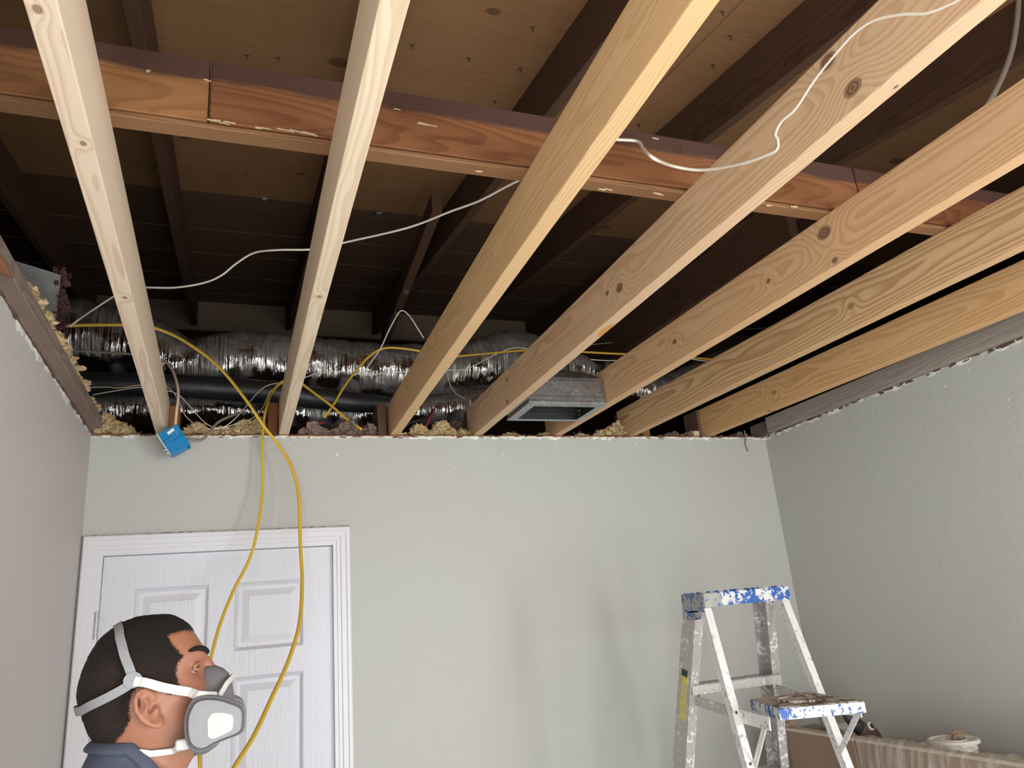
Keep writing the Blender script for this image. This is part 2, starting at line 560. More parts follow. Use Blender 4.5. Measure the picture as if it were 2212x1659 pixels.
for i, (x0, x1) in enumerate(((XL - 0.09, XL + 0.01), (XR - 0.01, XR + 0.09))):
    mb = MB()
    mb.box((x0, WY0, WZ0), (x1, WY0 + .04, WZ1)); mb.box((x0, WY1 - .04, WZ0), (x1, WY1, WZ1)); mb.box((x0, WY0 + .04, WZ1 - .04), (x1, WY1 - .04, WZ1)); mb.box((x0 - .0, WY0 + .04, WZ0), (x1, WY1 - .04, WZ0 + .04))
    struct('window_%d' % (i + 1), mb, M['white'])  # the first frame only dresses the added left light opening
# wall behind the camera with a wide open doorway
DX0, DX1, DZ = 0.05, 2.25, 2.12
mb = MB()
mb.box((XL, YR - 0.1, 0), (DX0, YR, ZC)); mb.box((DX1, YR - 0.1, 0), (XR, YR, ZC)); mb.box((DX0, YR - 0.1, DZ), (DX1, YR, ZC))
struct('wall_front', mb, M['wall'])
mb = MB()
mb.box((DX0, YR - 0.12, 0), (DX0 + 0.04, YR + 0.02, DZ)); mb.box((DX1 - 0.04, YR - 0.12, 0), (DX1, YR + 0.02, DZ)); mb.box((DX0, YR - 0.12, DZ - 0.04), (DX1, YR + 0.02, DZ))
struct('trim_2', mb, M['white'])
mb = MB(); mb.box((-3.2, -6.5, -0.08), (6.0, 7.0, 0))
struct('floor', mb, M['floor'])
# plates on top of the walls
mb = MB(); mb.box((XL, YB + 0.0135, 2.401), (XR, YB + 0.10, 2.44), 0.002); mb.box((XL, YB + 0.002, ZC - 0.0075), (XR, YB + 0.013, 2.4395), 0.001)
struct('trim_3', mb, M['redwood'])

# door casing: stepped profile round the opening
def casing():
    cw = XD1 - XL - 0.001
    t = MB()
    prof = [(0, 0), (0, 0.010), (0.012, 0.010), (0.014, 0.013), (0.026, 0.013), (0.029, 0.017), (0.046, 0.017), (0.049, 0.021), (0.060, 0.021), (0.064, 0.018), (0.064, 0)]
    # prof: (distance from the opening outwards, thickness towards the room)
    path = [((XD1 + 0.003, 0), (-1, 0)), ((XD1 + 0.003, ZD + 0.004), (-1, 1)), ((XD2 - 0.003, ZD + 0.004), (1, 1)), ((XD2 - 0.003, 0), (1, 0))]
    rings = []
    for (x, z), (sx, sz) in path:
        rings.append([(x + sx * d, YB - h, z + sz * d) for d, h in prof])
    t.loft(rings)
    return t


o = struct('trim_1', casing(), M['white'])
mb = MB()
for i in range(60):
    x = XL + .002 + i * (XD2 + .06 - XL) / 60
    mb.box((x, YB - .004, ZD + .0675), (x + .0152, YB, ZD + .0675 + random.uniform(.0015, .005)))
mb.build('caulk_crack', M['crumb'], o)['kind'] = 'stuff'
# jamb and stop inside the opening
mb = MB()
mb.box((XD1 - 0.03, YB - 0.006, 0), (XD1, YB + 0.10, ZD + 0.02)); mb.box((XD2, YB - 0.006, 0), (XD2 + 0.03, YB + 0.10, ZD + 0.02)); mb.box((XD1, YB - 0.006, ZD), (XD2, YB + 0.10, ZD + 0.02))
mb.build('door_jamb', M['white'], o)

# the six panel door
door = bpy.data.objects.new('door_1', None)
COL.objects.link(door); door.location = (XD1, YB + 0.02, 0); door['kind'] = 'structure'
dx0, dx1, dz1 = XD1 + 0.004, XD2 - 0.004, ZD - 0.004
YF = YB + 0.012
dw = dx1 - dx0
SW, MW = 0.105, 0.085
pw = (dw - 2 * SW - MW) / 2
cols = [(dx0 + SW, dx0 + SW + pw), (dx1 - SW - pw, dx1 - SW)]
rows = [(1.648, 1.885), (0.955, 1.562), (0.235, 0.745)]
mb = MB()
mb.box((dx0, YF + 0.012, 0.012), (dx1, YF + 0.035, dz1))
for a, b in ((dx0, cols[0][0]), (cols[0][1], cols[1][0]), (cols[1][1], dx1)):
    mb.box((a, YF, 0.012), (b, YF + 0.013, dz1))
zs = [0.012] + [v for r_ in sorted(rows) for v in r_] + [dz1]
for a, b in zip(zs[0::2], zs[1::2]):
    for c0, c1 in cols: mb.box((c0, YF, a), (c1, YF + 0.013, b))
mb.build('door_leaf', M['door'], door)
for (c0, c1) in cols:
    for (z0, z1) in rows:
        mb = MB()

        def rect(i, y): return [(c0 + i, y, z0 + i), (c1 - i, y, z0 + i), (c1 - i, y, z1 - i), (c0 + i, y, z1 - i)]
        steps = [(0.0, YF - 0.0005), (0.003, YF - 0.002), (0.008, YF + 0.004), (0.014, YF + 0.0105), (0.026, YF + 0.0105), (0.047, YF + 0.004), (0.049, YF + 0.003)]
        rs = [[mb.bm.verts.new(p) for p in rect(i, y)] for i, y in steps]
        for a, b in zip(rs, rs[1:]):
            for i in range(4): mb.bm.faces.new((a[i], a[(i + 1) % 4], b[(i + 1) % 4], b[i]))
        mb.bm.faces.new(rs[-1])
        bmesh.ops.recalc_face_normals(mb.bm, faces=mb.bm.faces[:])
        mb.build('door_panel', M['door'], door)
for hz in (P(205, 1352, Y=YB).z, 0.95, 0.25):
    mb = MB()
    for k in range(5):
        z0 = hz - 0.045 + k * 0.018
        mb.tube([(XD1 + 0.000, YB - 0.010, z0 + 0.001), (XD1 + 0.000, YB - 0.010, z0 + 0.017)], 0.0075, 10)
    mb.box((XD1 - 0.002, YB - 0.009, hz - 0.045), (XD1 + 0.002, YB + 0.012, hz + 0.045))
    mb.build('hinge', M['steel'], door)
mb = MB()
kx, kz = dx1 - 0.065, 0.92
mb.tube([(kx, YF, kz), (kx, YF - 0.006, kz)], 0.032, 20)
mb.tube([(kx, YF - 0.006, kz), (kx, YF - 0.04, kz)], 0.011, 14)
mb.ball((kx, YF - 0.052, kz), 0.027, 3, (1, 0.8, 1))
mb.build('door_knob', M['steel'], door, smooth=True)

# ------------------------------------------------------------------ roof and attic
S = 0.155
HT = CAM.z + 1.474     # underside of the sheathing at Y = 0
HB = CAM.z + 1.29      # underside of the rafters at Y = 0
CS = math.sqrt(1 + S * S)
YRIDGE = 5.14


def roofpt(px, py):
    d = ray(px, py)
    t = (HT - CAM.z) / (d.z - S * d.y)
    return CAM + d * t


roof = bpy.data.objects.new('roof', None)
COL.objects.link(roof); roof.location = (1, 1.5, HT + S * 1.5); roof['kind'] = 'structure'
slope = math.atan(S)


def sheet(name, x0, x1, y0, y1, m, th=0.013):
    """one sheet of sheathing lying on the rafters; local y runs along world X"""
    mb = MB()
    L, Wd = x1 - x0, (y1 - y0) * CS
    mb.box((-Wd / 2, 0, 0), (Wd / 2, L, th))
    c = Vector((x0, (y0 + y1) / 2, HT + S * (y0 + y1) / 2))
    o = mb.build(name, m, roof, loc=c)
    # local x -> down the slope, local y -> +X
    ex = Vector((0, -1, -S)).normalized(); ey = Vector((1, 0, 0)); ez = ex.cross(ey)
    o.rotation_euler = Matrix((ex, ey, ez)).transposed().to_euler()
    return o


yj = [-2.2, -1.36, -0.14, 1.08, 2.30, 3.217]
for i, (a, b) in enumerate(zip(yj, yj[1:])):
    x = -3.2 + (i % 2) * 0.9 - 1.2
    while x < 6.0:
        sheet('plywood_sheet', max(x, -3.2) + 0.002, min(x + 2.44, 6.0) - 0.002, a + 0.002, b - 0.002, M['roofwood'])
        x += 2.44
yk = [3.217, roofpt(560, 505).y, roofpt(560, 556).y, roofpt(560, 603).y, roofpt(560, 640).y, YRIDGE]
for a, b in zip(yk, yk[1:]):
    for x0, x1 in ((-3.2, 1.2), (1.2, 6.0)):
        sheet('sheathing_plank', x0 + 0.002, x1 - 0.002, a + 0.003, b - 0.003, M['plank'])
# far slope beyond the ridge
zr = HT + S * YRIDGE
mb = MB()
mb.hull8([(-3.2, YRIDGE, zr), (6, YRIDGE, zr), (6, 7.0, zr - 0.3), (-3.2, 7.0, zr - 0.3), (-3.2, YRIDGE, zr + 0.015), (6, YRIDGE, zr + 0.015), (6, 7.0, zr - 0.285), (-3.2, 7.0, zr - 0.285)])
mb.build('far_slope', M['plank'], roof)
# attic ends, ceilings of the neighbouring rooms
for nm, a, b in (('wall_attic_left', (-3.25, -2.25, 2.3), (-3.2, 7.05, 4.2)), ('wall_attic_right', (6.0, -2.25, 2.3), (6.05, 7.05, 4.2)),
                 ('wall_attic_back', (-3.25, 7.0, 2.3), (6.05, 7.05, 4.2)), ('wall_attic_front', (-3.25, -2.25, 2.3), (6.05, -2.2, 3.1))):
    mb = MB(); mb.box(a, b); struct(nm, mb, M['plank'])
mb = MB()
mb.box((-3.2, -2.2, 2.38), (XL - 0.12, 7.0, 2.40)); mb.box((XR + 0.12, -2.2, 2.38), (6.0, 7.0, 2.40))
mb.box((XL - 0.12, YB + 0.105, 2.38), (XR + 0.12, 7.0, 2.40)); mb.box((XL - 0.12, -2.2, 2.38), (XR + 0.12, YR - 0.1, 2.40))
struct('ceiling', mb, M['greyplate'])

# rafters
RX = [-0.294 + 0.617 * k for k in range(-4, 8)]
rdesc = ['beyond the left wall, farthest left', 'beyond the left wall near the black corner', 'beyond the left wall, its side dark', 'behind the foil-wrapped block at upper left',
         'seen between first and second pale joists', 'close behind the second pale joist', 'dark, behind the third pale joist beside the bolted brace', 'dark and broad, above the white wire loop',
         'at upper right under the grey hanging cable', 'hidden high at upper right corner', 'beyond the right wall', 'beyond the right wall, farthest right']
for i, x in enumerate(RX):
    if i in (0, 1, 10, 11): continue
    y0, y1 = -2.15, YRIDGE - 0.02
    L = (y1 - y0) * CS
    mb = MB(); mb.box((0, 0, 0), (0.038, L, 0.182), 0.002)
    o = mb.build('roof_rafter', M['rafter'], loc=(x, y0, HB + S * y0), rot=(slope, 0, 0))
    tag(o, 'dark old roof rafter ' + rdesc[i], 'rafter', 'rafters under the roof sheathing')
# ridge board
mb = MB(); mb.box((0, 0, 0), (0.038, 9.0, 0.21), 0.002)
o = mb.build('ridge_board', M['ridge'], loc=(-3.0, YRIDGE + 0.02, zr - 0.212), rot=(0, 0, -PI / 2))
tag(o, 'dim horizontal ridge board across the far end of the attic', 'board')


def stick(name, p, q, w, h, m, label, cat, group=None):
    """a timber from p to q: w across, h deep, p and q on the middle of its underside"""
    p, q = Vector(p), Vector(q)
    ey = (q - p).normalized(); ex = ey.cross(Vector((0, 0, 1))).normalized(); ez = ex.cross(ey)
    mb = MB(); mb.box((-w / 2, 0, 0), (w / 2, (q - p).length, h), 0.002)
    o = mb.build(name, m, loc=p, rot=Matrix((ex, ey, ez)).transposed().to_euler())
    return tag(o, label, cat, group)


# bolted strut beside the third rafter
a = P(945, 455, Y=2.75); b = P(832, 742, Y=4.05)
o = stick('attic_strut', a, b, 0.045, 0.09, M['rafter'], 'short dark roof brace with two bolt heads, behind the third pale joist', 'brace')
for px, py in ((879, 609), (857, 662)):
    t = (py - 455) / (742 - 455)
    c = a.lerp(b, t)
    mb = MB(); mb.tube([(0, 0, 0.001), (0, 0, -0.008)], 0.016, 10)
    k = mb.build('bolt_head', M['ridge'], o, smooth=False)
    k.location = (0, (c - a).length * 1.0, 0)
# level timber low at the right
_a, _b = P(1720, 518, Z=3.05), P(1400, 727, Z=3.05)
_br = stick('attic_brace', _a, _b + (_b - _a) * ((4.9 - _b.y) / (_b.y - _a.y)), 0.045, 0.20, M['rafter'], 'dark level attic timber between the fourth and fifth pale joists', 'timber')

tx = bpy.data.curves.new('stamp', 'FONT'); tx.body = '10'; tx.size = 0.085; tx.extrude = 0.0004; tx.align_x = 'CENTER'; tx.align_y = 'CENTER'
to = bpy.data.objects.new('stamptmp', tx); COL.objects.link(to)
tm = bpy.data.meshes.new_from_object(to.evaluated_get(bpy.context.evaluated_depsgraph_get()))
bpy.data.objects.remove(to)
tm.materials.clear(); tm.materials.append(M['dark'])
bpy.context.view_layer.update()
_inv = _br.matrix_world.inverted()
_n = _br.matrix_world.to_3x3().col[0].normalized(); _n = _n if _n.x < 0 else -_n
_c = _br.matrix_world.translation + _n * 0.0235
_d = ray(1458, 637); _p = CAM + _d * ((_c - CAM).dot(_n) / _d.dot(_n))
_x = -_br.matrix_world.to_3x3().col[1].normalized(); _x = _x if _x.y < 0 else -_x
_z = _n; _y = _z.cross(_x)
k = bpy.data.objects.new('stamped_mark', tm); COL.objects.link(k); k.parent = _br
k.matrix_local = _inv @ (Matrix.Translation(_p) @ Matrix((_x, _y, _z)).transposed().to_4x4())

# white clips in the sheathing joint
for i, (px, py) in enumerate(((572, 428), (819, 459))):
    c = roofpt(px, py)
    mb = MB()
    w, h, t = 0.022, 0.012, 0.006
    mb.box((-w, -h, -t), (-w + 0.012, h, 0), 0.002); mb.box((w - 0.012, -h, -t), (w, h, 0), 0.002); mb.box((-w, -h, -t), (w, -h + 0.008, 0), 0.002); mb.box((-w, h - 0.008, -t), (w, h, 0), 0.002)
    o = mb.build('panel_clip', M['steel'], loc=c - Vector((0, 0, 0.001)), rot=(slope, 0, 0))
    tag(o, ('pale metal clip in the roof joint left of the second pale joist', 'pale metal clip in the roof joint right of the second pale joist')[i], 'clip', 'panel clips')
# staples poking through the plywood
for px, py in ((533, 118), (600, 124), (1068, 217), (1124, 147), (890, 96), (1012, 125), (1380, 268), (533, 372), (933, 423), (1150, 58), (690, 205), (1560, 24), (1577, 76), (1540, 140)):
    c = roofpt(px, py)
    mb = MB(); mb.bar((0, 0, 0), (0.003, 0.002, -0.016), 0.0026, 0.0026); mb.bar((-0.008, 0, -0.002), (0.008, 0, -0.002), 0.002, 0.002)
    mb.build('staple', M['dark'], roof, loc=c)

# ------------------------------------------------------------------ old cross beam resting on the joists
ZJ = ZC + 0.14
YBM = 1.247
bx = [-1.6, P(453, 200, Y=YBM).x, P(1856, 420, Y=YBM).x, 3.3]
beam = empty('cross_beam', (bx[1], YBM + 0.04, ZJ), 'long old red-brown beam lying across the pale joists', 'beam')
cols_ = [((0.33, 0.155, 0.062), (0.20, 0.082, 0.032)), ((0.235, 0.098, 0.040), (0.125, 0.046, 0.018)), ((0.21, 0.08, 0.032), (0.10, 0.034, 0.014))]
for i, (a, b) in enumerate(zip(bx, bx[1:])):
    m = wood('beam_wood', cols_[i][0], cols_[i][1], lam=0.0048, ox=0.06 + 0.01 * i, oz=-0.05, tilt=0.028, contrast=0.55, wob=0.018, rough=0.62, blotch=0.3,
             stain=(0.098, 0.112, (0.060, 0.033, 0.029)), knots=[(1.02, 0.118, 0.014)] if i == 1 else ())
    mb = MB(); mb.box((0, 0.002, 0.0135), (0.038, b - a - 0.002, 0.150), 0.0015)
    mb.build('beam_board', m, beam, loc=(a, YBM, ZJ), rot=(0, 0, -PI / 2)).location.y += 0.038
m = wood('ledger_wood', (0.27, 0.14, 0.064), (0.16, 0.074, 0.03), lam=0.006, ox=0.02, oz=0.03, tilt=0.01, contrast=0.6, rough=0.65, blotch=0.25)
mb = MB(); mb.box((0, 0, 0.0), (0.0375, bx[3] - bx[0], 0.0105), 0.0015)
# local y -> +X after turning -90 degrees about z; local x -> -Y
k = mb.build('ledger_strip', m, beam, loc=(bx[0], YBM + 0.040, ZJ + 0.0005), rot=(0, 0, -PI / 2))
k['label'] = 'lighter strip along the beam foot'
# splinters on the beam face
sp = MB()
for px, py, l in ((462, 262, .02), (500, 268, .04), (565, 278, .025), (645, 286, .06), (860, 236, .02), (925, 270, .035), (1035, 370, .012), (1165, 368, .03), (1305, 410, .03), (1420, 420, .02), (1715, 447, .02), (1660, 444, .012), (320, 155, .01), (450, 175, .012), (1415, 300, .02)):
    c = P(px, py, Y=YBM - 0.001)
    for q in range(3):
        l2 = l * random.uniform(.4, .9); o_ = Vector((random.uniform(-.4, .4) * l, 0, random.uniform(-.002, .002)))
        sp.bar(c + o_ + Vector((-l2 / 2, -0.001, l2 * .05)), c + o_ + Vector((l2 / 2, -0.002, -l2 * random.uniform(0, .12))), random.uniform(.001, .0026), .002, side=(0, 0, 1))
sp.build('splinters', M['palecut'], beam)['kind'] = 'stuff'

# ------------------------------------------------------------------ new joists
JB = {1: ((-0.216, 0.84), (-0.232, 2.80)), 2: ((0.196, 0.73), (0.203, 2.83)), 3: ((0.592, 0.62), (0.638, 2.70)), 4: ((0.993, 0.51), (1.003, 2.71)),
      5: ((1.432, 0.81), (1.385, 2.75)), 6: ((1.827, 1.09), (1.765, 2.82)), 7: ((2.255, 1.41), (2.193, 2.85))}
JL = {1: 'pale pine joist, first from the left wall, above the blue box', 2: 'pale pine joist, second from the left wall, a knot on its lower edge',
      3: 'honey pine joist, third from the left, ending right of the yellow cables', 4: 'knotty honey pine joist behind the looping white wire, just left of the metal duct boot',
      5: 'honey pine joist with a round brown knot, just right of the metal duct boot', 6: 'pine joist with bold striped grain, second from the right wall', 7: 'orange-toned pine joist nearest the right wall'}
JC = {1: ((0.74, 0.60, 0.455), (0.57, 0.40, 0.26)), 2: ((0.73, 0.60, 0.44), (0.58, 0.42, 0.27)), 3: ((0.68, 0.46, 0.24), (0.50, 0.285, 0.115)), 4: ((0.63, 0.44, 0.275), (0.47, 0.285, 0.15)),
      5: ((0.62, 0.40, 0.22), (0.47, 0.255, 0.115)), 6: ((0.62, 0.41, 0.22), (0.40, 0.23, 0.10)), 7: ((0.62, 0.38, 0.18), (0.46, 0.24, 0.09))}
JP = {1: dict(lam=0.007, ox=0.0, oz=0.035, tilt=0.004), 2: dict(lam=0.008, ox=0.0, oz=0.03, tilt=0.006), 3: dict(lam=0.0045, ox=0.075, oz=-0.09, tilt=0.004, contrast=0.5), 4: dict(lam=0.006, ox=0.06, oz=-0.10, tilt=0.02),
      5: dict(lam=0.0062, ox=0.05, oz=-0.09, tilt=0.022), 6: dict(lam=0.0072, ox=0.035, oz=-0.085, tilt=0.02, contrast=0.85), 7: dict(lam=0.006, ox=0.05, oz=-0.08, tilt=0.025)}
JK = {4: [(1788, 133, .016), (1842, 190, .016), (1338, 622, .015), (1312, 633, .008), (1095, 820, .009), (1096, 868, .010)], 5: [(1780, 503, .019), (1803, 562, .008), (1660, 607, .008), (1457, 738, .010)],
      6: [(1838, 662, .010)], 7: [(1672, 848, .012), (1660, 889, .008)], 3: [(880, 838, .008)], 2: [(705, 560, .006)]}
JKB = {1: [(81, 20, .0065), (180, 310, .0055), (270, 643, .006)], 2: [(690, 641, .007)], 4: [(1935, 188, .004)]}
YE0, YE1 = YB + 0.085, YR - 0.09
JOINT = {}
for j, ((xa, ya), (xb, yb)) in JB.items():
    k = (xa - xb) / (ya - yb)
    A = Vector((xb + k * (YE0 - yb) - 0.019, YE0, ZC))
    B = Vector((xb + k * (YE1 - yb) - 0.019, YE1, ZC))
    # local frame: y runs from the back wall to the camera side, x points left in the photo's sense turned over
    ey = (B - A).normalized(); ez = Vector((0, 0, 1)); ex = ey.cross(ez)
    R = Matrix((ex, ey, ez)).transposed()
    JOINT[j] = (A, ex, ey)

    def loc_side(px, py, s):
        d = ray(px, py)
        q0 = A + ex * s
        t = (q0 - CAM).dot(ex) / d.dot(ex)
        v = CAM + d * t - A
        return v.dot(ey), v.z

    def loc_bot(px, py):
        v = P(px, py, Z=ZC) - A
        return v.dot(ex), v.dot(ey)
    kn = [loc_side(px, py, 0.019) + (rad,) for px, py, rad in JK.get(j, [])]
    bk = [loc_bot(px, py) + (rad,) for px, py, rad in JKB.get(j, [])]
    kw = dict(JP[j])
    if j == 4:
        v = loc_bot(1309, 714); kw['patch'] = (v[0], v[1], 0.016, 0.05, (0.55, 0.27, 0.07))
    kc = (0.13, 0.06, 0.035) if j in (4, 5) else (0.26, 0.13, 0.065)
    m = wood('new_pine_%d' % j, JC[j][0], JC[j][1], knots=kn, bknots=bk, kcol=kc, blotch=0.10, rough=0.55, **kw)
    mb = MB(); mb.box((-0.019, 0, 0), (0.019, (B - A).length, 0.14), 0.0025, seg=2)
    o = mb.build('ceiling_joist', m, loc=A, rot=R.to_euler())
    tag(o, JL[j], 'joist', 'new pine ceiling joists')

# nailers along the side walls
mb = MB(); mb.box((-0.0205, 0, 0), (0.0205, 4.5, 0.04), 0.002)
o = mb.build('wall_nailer', M['plate'], loc=(XL + 0.0215, YR, ZC + 0.001)); tag(o, 'weathered brown nailer along the top of the left wall', 'nailer')
mb = MB(); mb.box((-0.018, 0, 0), (0.018, 4.5, 0.075), 0.002)
o = mb.build('wall_nailer', M['greyplate'], loc=(XR - 0.019, YR, ZC + 0.001)); tag(o, 'grey weathered nailer along the top of the right wall', 'nailer')
# old plates behind the nailers
for nm, x0, x1 in (('trim_4', XL - 0.12, XL), ('trim_5', XR, XR + 0.12)):
    mb = MB(); mb.box((x0, YR, ZC), (x1, YB + 0.1, ZC + 0.075), 0.002); struct(nm, mb, M['plate'])
# the broken end of an old board on the left nailer
mb = MB()
a = P(2, 588, X=XL + 0.044)
mb.hull8([(XL + 0.001, a.y - 0.5, ZC - 0.012), (XL + 0.046, a.y - 0.5, ZC - 0.012), (XL + 0.046, a.y + 0.06, ZC - 0.010), (XL + 0.001, a.y + 0.02, ZC - 0.010), (XL + 0.001, a.y - 0.5, ZC), (XL + 0.046, a.y - 0.5, ZC), (XL + 0.046, a.y + 0.09, ZC), (XL + 0.001, a.y + 0.05, ZC)], 0.002)
o = mb.build('broken_board', M['redwood']); tag(o, 'reddish broken board end under the left wall nailer', 'board')

# stubs of the old joists lapped beside the new ones
stubs = [(364, 388, 866, 'redwood', 'red-brown cut joist stub just right of the blue box joist'), (578, 606, 846, 'redwood', 'red-brown cut joist stub left of the second pale joist'),
         (814, 838, 860, 'darkstub', 'dark cut joist stub left of the third pale joist'), (1017, 1040, 862, 'darkstub', 'dark cut joist stub left of the knotty fourth joist'),
         (1353, 1381, 858, 'darkstub', 'dark cut joist stub left of an orange one, near the metal boot'), (1382, 1404, 860, 'redwood', 'orange-brown cut joist stub against the striped sixth joist'),
         (1503, 1536, 880, 'darkstub', 'dark cut joist stub left of the joist nearest the right wall')]
for i, (x0, x1, yt, mk, lb) in enumerate(stubs):
    a = P(x0, 915, Y=YB + 0.05); b = P(x1, 915, Y=YB + 0.05)
    w = min(0.038, b.x - a.x)
    mb = MB(); mb.box((0, 0, 0), (w, 0.12, 0.14 if i else 0.12), 0.003)
    y0 = YB + 0.03 + (0.012 if i == 4 else 0)
    o = mb.build('joist_stub', M[mk], loc=(a.x, y0, ZC + 0.001)); tag(o, lb, 'joist stub', 'cut stubs of the old joists')
c = P(1503, 930, Y=YB + 0.02)
mb = MB(); mb.box((-0.016, 0, 0), (0.016, 0.05, 0.03), 0.003)
o = mb.build('wood_offcut', M['palecut'], loc=(c.x, YB + 0.016, ZC + 0.001)); tag(o, 'small pale wood block on the back wall near the right corner', 'wood block')
c = P(862, 922, Y=YB + 0.02)
mb = MB(); mb.box((-0.03, 0, 0), (0.03, 0.02, 0.008), 0.001)
o = mb.build('wood_shim', M['palecut'], loc=(c.x, YB + 0.005, ZC + 0.001), rot=(0, -0.12, 0.05)); tag(o, 'thin pale wood shim under the end of the third pale joist', 'shim')

# ------------------------------------------------------------------ ducts


def duct(name, ctr, rad, label, m, amp=0.13, n=40, per=16, cat='duct', ribs=0.0, seed=0.0):
    pts = spline(ctr, per)
    L = len(pts)

    def rf(i, a, p):
        t = i / (L - 1) * (len(rad) - 1)
        k = min(int(t), len(rad) - 2)
        r = rad[k] + (rad[k + 1] - rad[k]) * (t - k)
        v = Vector((p.x * 11 + seed, math.cos(a) * 1.3, math.sin(a) * 1.3))
        w = noise.noise(v) * 0.6 + noise.noise(v * 2.3) * 0.4 + noise.noise(Vector((p.x * 38, math.cos(a) * 2, math.sin(a) * 2 + seed))) * 0.30
        rid = 1 - abs(noise.noise(Vector((p.x * 24 + seed, math.cos(a) * 0.9, math.sin(a) * 0.9))))
        return r * (1 + amp * (w * 0.6 + rid * 0.35 - 0.2) + ribs * math.sin(i * 1.6))
    mb = MB(); mb.tube(pts, 0.1, n, rfun=rf)
    o = mb.build(name, m, smooth=True)
    return tag(o, label, cat)


YDU = 3.34
def D(px, py, y=YDU): return P(px, py, Y=y)
mainp = [D(20, 735, 3.42), D(160, 738, 3.42), D(290, 752, 3.38), D(400, 788), D(520, 782), D(640, 790), D(760, 800), D(880, 805), D(1000, 800), D(1100, 778), D(1180, 790), D(1290, 830)]
duct('flexible_duct', mainp, [.19, .185, .16, .115, .135, .14, .135, .135, .14, .15, .13, .10], 'large crinkled silver foil duct running along above the back wall', M['foil'], per=26, n=56)
duct('flexible_duct', [D(60, 900, 3.24), D(200, 890, 3.26), D(330, 885, 3.28), D(480, 888, 3.30), D(640, 892, 3.30), D(800, 895, 3.30), D(980, 880, 3.32), D(1080, 850, 3.36)], [.085, .08, .08, .075, .075, .07, .075, .07],
     'smaller shiny foil duct lying low behind the joist ends', M['foil'], per=30, n=44, seed=31)
duct('black_pipe', [D(120, 830, 3.155), D(300, 832, 3.155), D(450, 838, 3.155), D(600, 850, 3.155), D(760, 868, 3.16), D(900, 880, 3.17)], [.048, .048, .05, .05, .045, .03], 'black wrapped pipe between the two foil ducts', M['blackfoil'], amp=0.05, cat='pipe')
duct('flexible_duct', [P(1300, 800, Y=3.10), P(1400, 850, Y=3.08), P(1470, 835, Y=3.15), P(1560, 790, Y=3.35), P(1660, 755, Y=3.7)], [.05, .085, .09, .09, .085], 'short foil duct behind the fifth and sixth joists, right of the metal boot', M['foil'], per=30, n=40, seed=77)
duct('flexible_duct', [P(1195, 800, Y=2.78), P(1235, 790, Y=2.86), P(1262, 800, Y=2.92), P(1300, 840, Y=3.0)], [.055, .06, .06, .05], 'dark foil elbow on top of the metal duct boot', M['foil'], per=20, n=32, seed=12)
# foil faced block at upper left
mb = MB()
cor = [(5, 572, 2.15), (95, 588, 2.45), (140, 640, 2.75), (128, 695, 2.75), (60, 660, 2.45), (20, 600, 2.2)]
ring = [P(px, py, Y=y) for px, py, y in cor]
blk = empty('insulated_duct_box', ring[4], 'ribbed foil-wrapped block with pink torn edge above the left wall', 'duct')
n_ = 40
rings = []
for s in range(26):
    t = s / 25
    lp = P(-40, 620, Y=2.25).lerp(P(118, 712, Y=2.52), t)     # lower edge
    up = P(-30, 545, Y=2.02).lerp(P(132, 594, Y=2.22), t)    # upper edge
    w = Vector((-0.10, 0.40, 0.05))
    nrm = Vector((0.25, -0.9, -0.35)).normalized()
    rr = []
    for i in range(61):
        p = lp.lerp(up, i / 60)
        rr.append(p + nrm * (0.0022 * math.sin(i * 2.1) + 0.012 * math.sin(PI * i / 60) + 0.010 * noise.noise(p * 12)))
    rr += [up + w, lp + w]
    rings.append(rr)
mb.loft(rings)
mb.build('foil_face', M['foilclean'], blk, smooth=False)
mb = MB()
e0, e1 = P(120, 712, Y=2.54), P(133, 594, Y=2.24)
for i in range(150):
    p = e0.lerp(e1, random.random()) + Vector((random.gauss(0, .012), random.gauss(0, .012), random.gauss(0, .012)))
    sd = Vector((i * 3.1, 0, 0))
    mb.ball(p, random.uniform(.003, .008), 2, (1, 1, random.uniform(.6, 2.0)), lambda v: 0.9 * noise.noise(v * 2.0 + sd) + .5 * noise.noise(v * 5 + sd))
mb.build('torn_edge', M['glassfibre'], blk)['label'] = 'pink and silver torn edge'

# sheet metal register boot between the fourth and fifth joists
bx0, bx1, by0, by1 = 1.030, 1.352, 2.455, 2.70
boot = empty('duct_boot', ((bx0 + bx1) / 2, (by0 + by1) / 2, ZC), 'galvanised sheet metal register boot with open bottom between two joists', 'duct boot')
mb = MB()
def rr(x0, x1, y0, y1, z): return [(x0, y0, z), (x1, y0, z), (x1, y1, z), (x0, y1, z)]
prof = [(0, ZC + 0.004), (0.002, ZC + 0.018), (0.0, ZC + 0.020), (0.002, ZC + 0.034), (0.0, ZC + 0.036), (0.004, ZC + 0.085), (0.001, ZC + 0.087), (0.004, ZC + 0.105), (0.06, ZC + 0.15)]
outer = [rr(bx0 + i, bx1 - i, by0 + i, by1 - i, z) for i, z in prof]
inner = [rr(bx0 + i + .003, bx1 - i - .003, by0 + i + .003, by1 - i - .003, z) for i, z in prof]
mb.loft(outer, cap=False)
mb.build('boot_body', M['galv'], boot)
mb = MB(); mb.loft(inner, cap=False)
mb.build('boot_inner_shade', splattered('black_speckled_boot_shade', (0.015, 0.015, 0.016), (0.42, 0.42, 0.42), 0.10, 120, rough=0.7), boot)['label'] = 'boot inside with shade painted black, pale specks'  # black colour stands in for the shade inside the boot
mb = MB()
fo, fi = (-0.022, -0.022), (0.012, 0.012)
